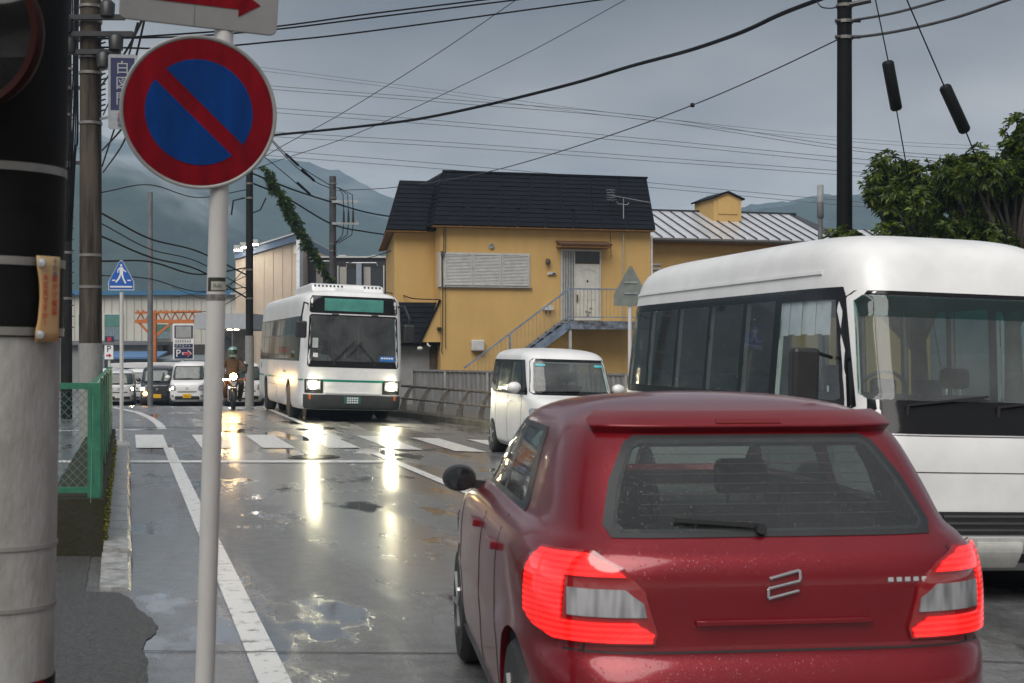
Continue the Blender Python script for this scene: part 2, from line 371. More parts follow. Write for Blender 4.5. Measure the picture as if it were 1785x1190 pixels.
# ground behind the right kerb
rows = []
for Y in np.arange(3, 44, 1.0):
    k = kerb_x(Y) + 0.3
    rows.append([(k + q, Y, gz(k, Y) + 0.15) for q in (0, 1, 3, 8, 20)])
structure(MB().grid(rows).build('pavement', M('wet_pavement', (0.10, 0.10, 0.098), 0.4, var=0.25, scale=2, bump=0.3, bscale=50)))

# ================================================================ vehicles
def pchip(xk, yk, xq):
    xk, yk = np.array(xk, float), np.array(yk, float); h = np.diff(xk); d = np.diff(yk) / h
    m = np.zeros(len(xk)); m[0], m[-1] = d[0], d[-1]
    for i in range(1, len(xk) - 1):
        if d[i-1] * d[i] > 0:
            w1, w2 = 2*h[i] + h[i-1], h[i] + 2*h[i-1]; m[i] = (w1 + w2) / (w1 / d[i-1] + w2 / d[i])
    k = np.clip(np.searchsorted(xk, xq) - 1, 0, len(h) - 1); t = (xq - xk[k]) / h[k]
    return (2*t**3-3*t**2+1)*yk[k] + (t**3-2*t**2+t)*h[k]*m[k] + (-2*t**3+3*t**2)*yk[k+1] + (t**3-t**2)*h[k]*m[k+1]

def clear_glass(name, tint, drops=False, refl=1.0, film=.06):
    if name in MATS: return MATS[name]
    m = bpy.data.materials.new(name); m.use_nodes = True; t = m.node_tree; t.nodes.remove(t.nodes['Principled BSDF'])
    tr = t.nodes.new('ShaderNodeBsdfTransparent'); tr.inputs[0].default_value = (*tint, 1)
    gl = t.nodes.new('ShaderNodeBsdfGlossy'); gl.inputs['Roughness'].default_value = .03; gl.inputs[0].default_value = (refl, refl, refl, 1)
    fr = t.nodes.new('ShaderNodeFresnel'); fr.inputs[0].default_value = 1.5
    gb = t.nodes.new('ShaderNodeNewGeometry'); iv = t.nodes.new('ShaderNodeMath'); iv.operation = 'SUBTRACT'; iv.inputs[0].default_value = 1.0; t.links.new(gb.outputs['Backfacing'], iv.inputs[1])
    ffm = t.nodes.new('ShaderNodeMath'); ffm.operation = 'MULTIPLY'; t.links.new(fr.outputs[0], ffm.inputs[0]); t.links.new(iv.outputs[0], ffm.inputs[1])
    mx_ = t.nodes.new('ShaderNodeMixShader'); t.links.new(ffm.outputs[0], mx_.inputs[0]); t.links.new(tr.outputs[0], mx_.inputs[1]); t.links.new(gl.outputs[0], mx_.inputs[2])
    ff = t.nodes.new('ShaderNodeBsdfPrincipled'); ff.inputs['Base Color'].default_value = (.42, .45, .45, 1); ff.inputs['Roughness'].default_value = .45      # film of rain and road dirt
    nz_ = t.nodes.new('ShaderNodeTexNoise'); nz_.inputs['Scale'].default_value = 2.5; nz_.inputs['Detail'].default_value = 5; tcf = t.nodes.new('ShaderNodeTexCoord'); t.links.new(tcf.outputs['Object'], nz_.inputs['Vector'])
    rg2 = t.nodes.new('ShaderNodeMapRange'); rg2.inputs[1].default_value = .3; rg2.inputs[2].default_value = .7; rg2.inputs[3].default_value = film * .5; rg2.inputs[4].default_value = film * 1.5; t.links.new(nz_.outputs['Fac'], rg2.inputs[0])
    m3 = t.nodes.new('ShaderNodeMixShader'); fm2 = t.nodes.new('ShaderNodeMath'); fm2.operation = 'MULTIPLY'; t.links.new(rg2.outputs[0], fm2.inputs[0]); t.links.new(iv.outputs[0], fm2.inputs[1]); t.links.new(fm2.outputs[0], m3.inputs[0]); t.links.new(mx_.outputs[0], m3.inputs[1]); t.links.new(ff.outputs[0], m3.inputs[2])
    t.links.new(m3.outputs[0], t.nodes['Material Output'].inputs['Surface'])
    if drops:
        tc_ = t.nodes.new('ShaderNodeTexCoord'); bp = drop_bump(t, tc_.outputs['Object'], .5)
        t.links.new(bp, gl.inputs['Normal']); t.links.new(bp, fr.inputs['Normal'])
    MATS[name] = m; return m
def drop_bump(t, vec, strength):          # beads of rain water
    h = None
    for sc_, th_ in ((55, .26), (120, .24)):
        v = t.nodes.new('ShaderNodeTexVoronoi'); v.inputs['Scale'].default_value = sc_; t.links.new(vec, v.inputs['Vector'])
        r = t.nodes.new('ShaderNodeMapRange'); r.interpolation_type = 'SMOOTHSTEP'; r.inputs[1].default_value = th_; r.inputs[2].default_value = .0; t.links.new(v.outputs['Distance'], r.inputs[0])
        if h is None: h = r.outputs[0]
        else:
            a = t.nodes.new('ShaderNodeMath'); a.operation = 'ADD'; t.links.new(h, a.inputs[0]); t.links.new(r.outputs[0], a.inputs[1]); h = a.outputs[0]
    bp = t.nodes.new('ShaderNodeBump'); bp.inputs['Strength'].default_value = strength; bp.inputs['Distance'].default_value = .004; t.links.new(h, bp.inputs['Height'])
    return bp.outputs[0]
CG = clear_glass('privacy_glass', (.55, .59, .58), True, film=.035)
CGF = clear_glass('clear_glass', (.86, .92, .90), film=.12)
class Body:
    """A vehicle shell: plan outlines (super-ellipses) stacked in height. local x forward, y left, z up."""
    def __init__(s, lv, sub=4):
        lv = [tuple(l) + (0,) * (6 - len(l)) for l in lv]
        idx = np.arange(len(lv), dtype=float); q = np.linspace(0, len(lv) - 1, (len(lv) - 1) * sub + 1)
        s.L = np.array([pchip(idx, [l[c] for l in lv], q) for c in range(6)]).T     # z xr xf hw nr nf
    def par(s, z): return [np.interp(z, s.L[:, 0], s.L[:, c]) for c in range(1, 6)]
    def ang(s, th, z, prm=None):
        xr, xf, hw, nr_, nf_ = prm if prm is not None else s.par(z)
        xc, a = (xr + xf) / 2, (xf - xr) / 2; c, d = math.cos(th), math.sin(th); n = nf_ if c >= 0 else nr_
        return Vector((xc + a * math.copysign(abs(c) ** (2 / n), c), hw * math.copysign(abs(d) ** (2 / n), d), z))
    def side(s, x, z, sg):
        xr, xf, hw, nr_, nf_ = s.par(z); xc, a = (xr + xf) / 2, (xf - xr) / 2; n = nf_ if x > xc else nr_
        return Vector((x, sg * hw * max(0, 1 - min(1, abs((x - xc) / a)) ** n) ** (1 / n), z))
    def end(s, y, z, front):
        xr, xf, hw, nr_, nf_ = s.par(z); xc, a = (xr + xf) / 2, (xf - xr) / 2; n = nf_ if front else nr_
        q = a * max(0, 1 - min(1, abs(y / hw)) ** n) ** (1 / n)
        return Vector((xc + q if front else xc - q, y, z))
    def at(s, face, u, z):
        if face == 'front': return s.end(u, z, True)
        if face == 'rear': return s.end(u, z, False)
        if face == 'left': return s.side(u, z, 1)
        if face == 'right': return s.side(u, z, -1)
        return s.ang(R(u), z)
    def mesh(s, nseg=96):
        mb = MB(); rings = []
        ths = [2 * math.pi * k / nseg for k in range(nseg)]
        for row in s.L: rings.append([s.ang(t, row[0], row[1:]) for t in ths])
        vs_ = [p for r_ in rings for p in r_]; n = nseg; fs = []
        for i in range(len(rings) - 1):
            for k in range(n):
                a, b = i * n + k, i * n + (k + 1) % n; fs.append((a, b, b + n, a + n))
        fs += [tuple(range(n - 1, -1, -1)), tuple(range((len(rings) - 1) * n, len(rings) * n))]
        return mb.add(vs_, fs)
    def patch(s, face, rows, off=0.006, nu=14, nv=10, mb=None, thick=0.012):
        """panel that follows the shell; rows = [(z, u0, u1), ...] from bottom to top"""
        mb = mb or MB(); zs = [r_[0] for r_ in rows]
        tq = np.linspace(0, 1, nv); kn = np.linspace(0, 1, len(rows)); tq = np.unique(np.concatenate([tq, kn]))
        Z = np.interp(tq, kn, zs); A = np.interp(tq, kn, [r_[1] for r_ in rows]); B = np.interp(tq, kn, [r_[2] for r_ in rows])
        nv = len(tq); G, H = [], []
        for z, a, b in zip(Z, A, B):
            g_, h_ = [], []
            for u in np.linspace(a, b, nu):
                p = s.at(face, u, z); e_ = 0.01 if face in ('front', 'rear', 'left', 'right') else 0.6
                du = s.at(face, u + e_, z) - s.at(face, u - e_, z); dz_ = s.at(face, u, z + 0.01) - s.at(face, u, z - 0.01)
                n = du.cross(dz_)
                n = n.normalized() if n.length > 1e-9 else Vector((0, 0, 1))
                xr, xf = s.par(z)[:2]
                if n.dot(Vector((p.x - (xr + xf) / 2, p.y, 0))) < 0: n = -n
                g_.append(p + n * off); h_.append(p + n * (off - thick))
            G.append(g_); H.append(h_)
        vs_ = [p for r_ in G for p in r_] + [p for r_ in H for p in r_]; N = nv * nu
        fs = [(i*nu+j, i*nu+j+1, (i+1)*nu+j+1, (i+1)*nu+j) for i in range(nv-1) for j in range(nu-1)]
        rim = [j for j in range(nu)] + [i*nu+nu-1 for i in range(1, nv)] + [(nv-1)*nu+j for j in range(nu-2, -1, -1)] + [i*nu for i in range(nv-2, 0, -1)]
        for a, b in zip(rim, rim[1:] + rim[:1]): fs.append((a, b, b + N, a + N))
        fs += [(N+i*nu+j, N+(i+1)*nu+j, N+(i+1)*nu+j+1, N+i*nu+j+1) for i in range(nv-1) for j in range(nu-1)]
        return mb.add(vs_, fs)

def cut(me, cutters):            # boolean difference done once, result stored as plain mesh
    o = bpy.data.objects.new('tmp', me); C.objects.link(o); tmp = [o]
    for cm in cutters:
        c = bpy.data.objects.new('tmpc', cm); C.objects.link(c); tmp.append(c)
        m = o.modifiers.new('b', 'BOOLEAN'); m.operation = 'DIFFERENCE'; m.object = c; m.solver = 'EXACT'
    dg = bpy.context.evaluated_depsgraph_get(); dg.update()
    r_ = bpy.data.meshes.new_from_object(o.evaluated_get(dg))
    for t in tmp: bpy.data.objects.remove(t)
    return r_
LINING = M('grey_cabin_lining', (.16, .16, .155), .8, var=.2, spec=.2)
def openings(body, wins):                # one mesh of all window cutters of a vehicle
    mb = MB()
    for face, rows in wins: body.patch(face, rows, .05, nu=12, nv=6, mb=mb, thick=.22)
    return mb.mesh('cutters')
def cut_panel(body, face, rows, off, wins, name, mat, root, nu=24):   # a surround with the window openings cut out of it
    me = body.patch(face, rows, off, nu=nu).mesh(name)
    me = cut(me, [openings(body, wins)]); me.name = name; me.materials.clear()
    return link(name, me, mat, root, 40)
def shell(root, body, mat, wheels, r, width, name='body', nseg=96, wins=None):
    me = body.mesh(nseg).mesh('shell'); cs = []
    if wins:
        me.materials.append(mat); me.materials.append(LINING)
        o = bpy.data.objects.new('tmp', me); C.objects.link(o); sm = o.modifiers.new('s', 'SOLIDIFY'); sm.thickness = .035; sm.offset = -1; sm.material_offset = 1; sm.material_offset_rim = 1
        dg = bpy.context.evaluated_depsgraph_get(); dg.update(); me = bpy.data.meshes.new_from_object(o.evaluated_get(dg)); bpy.data.objects.remove(o)
        cs.append(openings(body, wins))
    for wx in wheels:
        cs.append(MB().lathe([(r, -width), (r, width)], 40, 'y', (wx, 0, r * 0.93)).mesh('c'))
    me = cut(me, cs); me.name = name
    if not wins: me.materials.clear()
    o = link(name, me, mat, root, smooth=38)
    for wx in wheels: MB().lathe([(r - 0.004, -width * 0.55), (r - 0.004, width * 0.55)], 28, 'y', (wx, 0, r * 0.93)).build('wheel_well', BLK, root)
    return o
_wc = {}
def wheel(root, x, y, r, w_=0.2, rimmat=None, truck=False):
    key = (round(r, 3), round(w_, 3), truck)
    if key not in _wc:
        t = MB().lathe([(r*0.62, -w_/2), (r*0.9, -w_/2), (r*0.98, -w_*0.38), (r, -w_*0.25), (r, w_*0.25), (r*0.98, w_*0.38), (r*0.9, w_/2), (r*0.62, w_/2)], 36, 'y').mesh('tyre')
        rm = MB().lathe([(r*0.63, -w_*0.42), (r*0.63, w_*0.44), (r*0.58, w_*0.46), (r*0.55, w_*0.25), (r*0.2, w_*0.30 if not truck else -w_*.1), (0.03, w_*0.34 if not truck else -w_*.05)], 28, 'y')
        for k in range(5 if not truck else 8):
            a = 2 * math.pi * k / (5 if not truck else 8)
            if truck: rm.lathe([(0.018, 0), (0.018, 0.03)], 6, 'y', (math.cos(a)*r*.34, w_*0.02, math.sin(a)*r*.34))
            else: rm.bar((0, w_*0.36, 0), (math.cos(a)*r*.56, w_*0.42, math.sin(a)*r*.56), 0.02, 0.06, up=(0, 1, 0))
        _wc[key] = (t, rm.mesh('rim'))
    t, rm = _wc[key]
    e_ = link('wheel', t, RUB, root, 40, loc=(x, y, r), rot=(0, 0, 0 if y > 0 else math.pi))
    rr = link('rim', rm, rimmat or ALLOY, e_, 40)
    return e_
def place(root, front, direc, L, roll=0.0, z=None):
    d = Vector((direc[0], direc[1])).normalized(); loc = Vector(front) - d * L
    zz = gz(front[0] - d.x * L / 2, front[1] - d.y * L / 2) if z is None else z
    root.location = (loc.x, loc.y, zz); root.rotation_euler = Euler((roll, 0, math.atan2(d.y, d.x)), 'XYZ')

# ---------------------------------------------------------------- red hatchback
RED = M('deep_red_car_paint', (0.17, 0.0012, 0.007), 0.34, 0.45, var=0.05, scale=3, coat=0.7, spec=.3, bump=0.05, bscale=300)
def tail_lit():
    if 'tail_lamp_lit' in MATS: return MATS['tail_lamp_lit']
    m = M('tail_lamp_lit', (0.5, 0.006, 0.008), 0.12, var=0, coat=1.0, em=(1.0, 0.010, 0.008), ems=0.5)
    t = m.node_tree; b_ = t.nodes['Principled BSDF']; tc_ = t.nodes.new('ShaderNodeTexCoord')
    wv = t.nodes.new('ShaderNodeTexWave'); wv.wave_type = 'BANDS'; wv.bands_direction = 'Z'; wv.inputs['Scale'].default_value = 16; wv.inputs['Distortion'].default_value = .6; t.links.new(tc_.outputs['Object'], wv.inputs['Vector'])
    n = t.nodes.new('ShaderNodeTexNoise'); n.inputs['Scale'].default_value = 9; t.links.new(tc_.outputs['Object'], n.inputs['Vector'])
    mu = t.nodes.new('ShaderNodeMath'); mu.operation = 'MULTIPLY'; t.links.new(wv.outputs['Fac'], mu.inputs[0]); t.links.new(n.outputs['Fac'], mu.inputs[1])
    r = t.nodes.new('ShaderNodeMapRange'); r.inputs[1].default_value = .05; r.inputs[2].default_value = .5; r.inputs[3].default_value = .28; r.inputs[4].default_value = 1.5; t.links.new(mu.outputs[0], r.inputs[0])
    t.links.new(r.outputs[0], b_.inputs['Emission Strength'])
    return m
rc = thing('red_hatchback', 'red wet hatchback seen from behind with both tail lamps lit', 'car')
Lr = 3.84
B = Body([(.17,.14,3.66,.74,6,4.5), (.24,.05,3.77,.82,6,4.5), (.38,.0,3.84,.848,6,4.5), (.52,.0,3.83,.856,6,4.5), (.60,.025,3.81,.862,6,4.5),
          (.66,.055,3.78,.86,6,4.5), (.76,.06,3.70,.858,6,4.5), (.87,.062,3.56,.848,6,4.5), (.95,.085,3.22,.825,6,4.5), (1.0,.13,2.96,.79,6,4.5),
          (1.04,.17,2.80,.745,6,5), (1.18,.31,2.52,.70,6,5), (1.32,.45,2.24,.645,6,5), (1.39,.54,2.02,.60,5,5), (1.44,.72,1.8,.50,4,4),
          (1.468,.98,1.55,.33,3,3), (1.478,1.15,1.4,.12,2.5,2.5)])
RW = [(1.035, -.52, .52), (1.06, -.545, .545), (1.2, -.50, .50), (1.31, -.44, .44), (1.33, -.41, .41)]
SWS = [[(1.05, 1.04, 1.62), (1.2, 1.08, 1.62), (1.325, 1.16, 1.59)], [(1.05, 1.68, 2.53), (1.2, 1.68, 2.35), (1.325, 1.72, 2.10)]]
WS = [(1.06, -.62, .62), (1.2, -.58, .58), (1.33, -.50, .50)]
rwins = [('rear', RW), ('front', WS)] + [(nm, q) for nm in ('left', 'right') for q in SWS]
_n = RED.node_tree; _b = _n.nodes['Principled BSDF']; _t = _n.nodes.new('ShaderNodeTexCoord'); _d = drop_bump(_n, _t.outputs['Object'], .22)
_n.links.new(_d, _b.inputs['Coat Normal'])
shell(rc, B, RED, (0.62, 3.02), 0.335, 1.2, wins=rwins)
for wx in (0.62, 3.02):
    for sy in (1, -1): wheel(rc, wx, sy * 0.745, 0.305, 0.19)
rg = B.patch('rear', RW, 0.004, thick=.006).build('rear_window', CG, rc, 50)
cut_panel(B, 'rear', [(1.02, -.555, .555), (1.06, -.575, .575), (1.2, -.53, .53), (1.32, -.46, .46), (1.345, -.42, .42)], .003, [('rear', [(1.045, -.51, .51), (1.065, -.53, .53), (1.2, -.487, .487), (1.305, -.428, .428), (1.318, -.40, .40)])], 'window_surround', BLK, rc)
hl_ = MB()
for k in range(7): B.patch('rear', [(1.09 + k * .032, -.45 + .011 * k, .45 - .011 * k), (1.0912 + k * .032, -.45 + .011 * k, .45 - .011 * k)], .0, nu=14, nv=2, mb=hl_, thick=.002)
hl_.build('heater_lines', M('heater_line', (.10, .05, .03), .5, var=0), rg)
SEATM = M('charcoal_seat_fabric', (.022, .022, .024), .9, var=.25, scale=20, spec=.1)
def seat(root, x, y, w_, z0, zt, mat=None, lean=.12, name='seat'):
    o_ = MB().prism([(x, z0), (x + .42, z0), (x + .42, z0 + .14), (x + .12, z0 + .16), (x + .10 - lean, zt), (x - .02 - lean, zt)], y - w_ / 2, y + w_ / 2, 'xz').build(name, mat or SEATM, root, bevel=.03)
    MB().box(x - .01 - lean, x + .08 - lean, y - .12, y + .12, zt + .05, zt + .21).build('headrest', mat or SEATM, o_, bevel=.035)
    MB().tube([(x + .03 - lean, y - .06, zt - .03), (x + .03 - lean, y - .06, zt + .08)], .008, 6).tube([(x + .03 - lean, y + .06, zt - .03), (x + .03 - lean, y + .06, zt + .08)], .008, 6).build('headrest_posts', CHROME, o_)
    return o_
for yy in (-.36, .36): seat(rc, .95, yy, .50, .32, .93)
for yy in (-.34, .34): seat(rc, 1.85, yy, .48, .30, .95)
MB().box(.2, 3.3, -.75, .75, .22, .25).build('cabin_floor', LINING, rc)
MB().box(2.45, 2.85, -.68, .68, .62, .95).build('dashboard', LINING, rc, bevel=.05)
MB().box(.22, .80, -.6, .6, .93, .95).build('parcel_shelf', LINING, rc)
MB().box(2.28, 2.30, -.10, .10, 1.24, 1.29).build('rear_view_mirror', BLK, rc, bevel=.01)
MB().bar(B.at('rear', 0.05, 1.055) + Vector((-.022, 0, .004)), B.at('rear', 0.34, 1.075) + Vector((-.022, 0, .004)), 0.014, 0.012).tube([B.at('rear', .05, 1.045) + Vector((.0,0,0)), B.at('rear', .05, 1.045) + Vector((-.035,0,.004))], .018, 10).build('rear_wiper', BLK, rc)
for nm, sg in (('left', 1), ('right', -1)):
    cut_panel(B, nm, [(1.03, .92, 2.62), (1.08, .93, 2.60), (1.2, .98, 2.38), (1.32, 1.06, 2.12), (1.345, 1.12, 2.05)], .004, [(nm, q) for q in SWS], 'window_surround', BLK, rc)
    for q in SWS: B.patch(nm, q, .003, thick=.006).build('side_window', CG, rc, 50)
    for x0 in (0.98, 1.66, 2.62):
        B.patch(nm, [(.30, x0, x0 + .007), (1.0, x0 + (.12 if x0 < 1 else 0), x0 + .007 + (.12 if x0 < 1 else 0))], 0.0022, nu=2, thick=.003, nv=14).build('door_seam', BLK, rc)
    for x0 in (1.05, 1.78):
        B.patch(nm, [(.865, x0, x0 + .17), (.895, x0, x0 + .17)], 0.03, nu=6, thick=.035).build('door_handle', RED, rc, 40, bevel=.006)
    B.patch(nm, [(.20, .98, 2.66), (.27, .98, 2.66)], 0.012, thick=.02).build('side_sill', BLK, rc, 50)
    q = B.side(2.36, 1.03, sg)
    mm = MB().lathe([(0.03, -.045), (.058, -.04), (.066, 0), (.055, .045), (.02, .065)], 20, 'x').mesh('mirror')
    for v in mm.vertices: v.co.y *= 1.25
    mir = link('door_mirror', mm, BLK, rc, 60, loc=q + Vector((0.02, sg * .15, .0)))
    MB().bar((0, -sg * .16, -.04), (0, 0, -.02), .05, .04).build('mirror_stalk', BLK, mir)
    MB().lathe([(.054, -.045), (.0, -.047)], 18, 'x').build('mirror_glass', M('dark_mirror_glass', (.05, .055, .06), .05, .9, var=0), mir)
    # C-shaped lamp: spine round the corner with an arm above and below a clear wedge
    th = lambda a: (180 - a) * 1.0 if sg > 0 else 180 + a       # degrees from the tail's centre line
    def rng(a, b): return (th(a), th(b))
    base = B.patch('ang', [(.685, *rng(40, 7.5)), (.72, *rng(54, 7.0)), (.86, *rng(62, 9.5)), (.93, *rng(61, 15)), (.975, *rng(55, 26))], 0.014, nu=30, thick=.03).build('tail_lamp', M('tail_lamp_red', (.22, .004, .006), .08, var=0, coat=1), rc, 50)
    lit = MB()
    B.patch('ang', [(.90, *rng(59, 14)), (.935, *rng(57, 18)), (.965, *rng(53, 28))], 0.021, nu=26, mb=lit, thick=.008)
    B.patch('ang', [(.755, *rng(57, 36)), (.90, *rng(59, 36))], 0.021, nu=16, mb=lit, thick=.008)
    B.patch('ang', [(.692, *rng(39, 8.0)), (.72, *rng(51, 7.6)), (.755, *rng(57, 11))], 0.021, nu=26, mb=lit, thick=.008)
    lit.build('lit_band', tail_lit(), base, 50)
    B.patch('ang', [(.775, *rng(33, 9.0)), (.82, *rng(33.5, 9.6)), (.865, *rng(34, 14))], 0.019, nu=20, thick=.006).build('reversing_lens', LENS, base, 50)
    B.patch('ang', [(.66, *rng(100, 99.3)), (.60, *rng(100, 99.3))], 0.003, nu=2).build('panel_gap', BLK, rc)
    # headlamp at the far end
    B.patch('ang', [(.66, *( (14, 60) if sg > 0 else (-60, -14))), (.78, *((22, 66) if sg > 0 else (-66, -22)))], 0.012, nu=16).build('headlamp', LENS, rc, 50)
B.patch('rear', [(1.352, -.55, .55), (1.372, -.555, .555), (1.40, -.52, .52)], 0.034, thick=.05, nu=24).build('roof_spoiler', RED, rc, 60, bevel=.008)
B.patch('rear', [(1.360, -.12, .12), (1.372, -.12, .12)], 0.037, thick=.01).build('high_brake_lamp', M('unlit_red_lens', (.12, .003, .004), .1, var=0), rc)
B.patch('rear', [(.655, -.72, .72), (.662, -.72, .72)], 0.003, nu=24, thick=.006).build('hatch_gap', BLK, rc)
for sg in (1, -1):
    B.patch('rear', [(.662, sg * .66, sg * .667), (.98, sg * .60, sg * .607)], 0.0025, nu=2, nv=12, thick=.005).build('hatch_gap', BLK, rc)
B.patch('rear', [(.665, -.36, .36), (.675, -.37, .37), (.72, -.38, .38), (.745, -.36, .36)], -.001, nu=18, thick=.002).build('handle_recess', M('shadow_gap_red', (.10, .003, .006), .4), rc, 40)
B.patch('rear', [(.745, -.30, .30), (.762, -.30, .30)], 0.022, nu=16, thick=.026).build('hatch_handle', RED, rc, 40, bevel=.004)
B.patch('rear', [(.30, -.26, .26), (.46, -.26, .26)], 0.008, nu=10).build('number_plate', M('yellowed_plate', (.6, .6, .56), .4), rc)
B.patch('rear', [(.19, -.62, .62), (.27, -.66, .66)], 0.006, nu=18).build('bumper_insert', BLK, rc, 40)
for sg in (1, -1): B.patch('rear', [(.36, sg * .52, sg * .64), (.43, sg * .52, sg * .64)], 0.012, nu=8).build('bumper_reflector', M('unlit_red_lens', (.12, .003, .004), .1, var=0), rc, bevel=.004)
# chrome badge: two slanting hooks, and a nameplate bar
bd = MB()
cz, cy = .875, 0.0
for (a, b_) in (((-.055, .045), (.05, .02)), ((-.055, .045), (-.055, .012)), ((-.055, .012), (.055, -.012)), ((.055, -.012), (.055, -.045)), ((.055, -.045), (-.05, -.02))):
    pa, pb = B.at('rear', cy + a[0], cz + a[1]), B.at('rear', cy + b_[0], cz + b_[1])
    bd.bar(pa + Vector((-.006, 0, 0)), pb + Vector((-.006, 0, 0)), .010, .017, up=(1, 0, 0))
bd.build('badge', M('satin_chrome', (.55, .55, .56), .22, 1.0, var=0), rc, bevel=.003)
nb = MB()
for k in range(5): B.patch('rear', [(.876, -.36 - k * .030, -.36 - k * .030 - .019), (.890, -.36 - k * .030, -.36 - k * .030 - .019)], 0.003, nu=2, nv=2, mb=nb, thick=.008)
nb.build('nameplate', M('satin_chrome', (.55, .55, .56), .22), rc)
B.patch('front', WS, .003, thick=.006).build('windscreen', CGF, rc, 50)
place(rc, (0.91 - .12 * Lr, 4.62 + Lr), (-.12, 1), Lr, z=0)

# ---------------------------------------------------------------- white minibus
mbus = thing('white_minibus', 'white minibus coming towards us beside the red hatchback, dark windows', 'minibus')
Lm = 5.7
B = Body([(.22,.10,Lm-.14,.86,12,9), (.30,.03,Lm-.06,.93,12,9), (.42,.0,Lm,.965,12,9), (.60,.0,Lm,.98,12,9), (.72,.0,Lm-.01,.985,12,9), (1.0,.0,Lm-.03,.985,12,8), (1.2,.01,Lm-.09,.975,12,8),
          (1.30,.01,Lm-.13,.968,12,8), (2.12,.06,Lm-.40,.92,10,8), (2.24,.08,Lm-.46,.905,10,8), (2.40,.14,Lm-.56,.87,9,7), (2.50,.26,Lm-.74,.79,8,6), (2.56,.5,Lm-1.1,.62,6,5), (2.58,.9,Lm-1.7,.34,4,4)])
MW = [(1.36, -.83, .83), (1.40, -.87, .87), (2.04, -.83, .83), (2.08, -.79, .79)]
MS = [[(1.35, a, b_), (2.07, a, b_)] for a, b_ in ((.22, .92), (.98, 1.74), (1.80, 2.56), (2.62, 3.36), (3.44, 4.02))] + [[(1.34, 4.14, 5.12), (1.36, 4.14, 5.18), (2.05, 4.14, 4.98)]]
mwins = [('front', MW)] + [(nm, q) for nm in ('left', 'right') for q in MS]
shell(mbus, B, W_PAINT, (1.05, 4.75), 0.40, 1.3, wins=mwins)
BUSSEAT = M('blue_bus_moquette', (.03, .05, .11), .9, var=.3, scale=14, spec=.1)
for k in range(5):
    for yy in (-.62, -.15, .62): seat(mbus, .55 + k * .78, yy, .42, .55, 1.28, BUSSEAT)
for yy in (-.5, .5): seat(mbus, 4.3, yy, .48, .60, 1.38)
MB().box(.15, 5.4, -.9, .9, .48, .52).build('cabin_floor', LINING, mbus)
MB().box(5.02, 5.42, -.85, .85, .95, 1.30).build('dashboard', LINING, mbus, bevel=.05)
sw_ = [(4.92 + .06 * math.sin(a), -.48 + .2 * math.cos(a), 1.38 + .17 * math.sin(a)) for a in np.linspace(0, 2 * math.pi, 21)]
MB().tube(sw_, .014, 8).bar((4.92, -.66, 1.38), (4.92, -.30, 1.38), .02, .03).build('steering_wheel', BLK, mbus)
for wx in (1.05, 4.75):
    for sy in (1, -1): wheel(mbus, wx, sy * 0.86, 0.35, 0.2, STEEL, True)
SURR = M('black_window_band', (.008, .008, .009), .15, var=.1, spec=.25)
TINT = M('teal_tinted_glass', (.020, .05, .048), .04, var=.1, scale=2)
cut_panel(B, 'front', [(1.14, -.86, .86), (1.18, -.9, .9), (1.28, -.91, .91), (2.06, -.86, .86), (2.11, -.82, .82)], .004, [('front', MW)], 'windscreen_surround', SURR, mbus)
ws = B.patch('front', MW, .003, nu=24, thick=.006).build('windscreen', clear_glass('greenish_clear_glass', (.84, .93, .91), film=.10), mbus, 50)
B.patch('front', [(1.93, -.815, .815), (2.04, -.825, .825), (2.075, -.79, .79)], .005, nu=24, thick=.001).build('tint_band', clear_glass('teal_shade_band', (.10, .62, .60), film=.02), ws, 50)
for y0, y1 in ((-.62, -.02), (.05, .64)):
    a, b_ = B.at('front', y0, 1.33) + Vector((.03, 0, 0)), B.at('front', y1, 1.40) + Vector((.035, 0, 0))
    MB().bar(a, b_, .014, .014).tube([B.at('front', y0, 1.26), a], .012, 8).build('wiper', BLK, mbus)
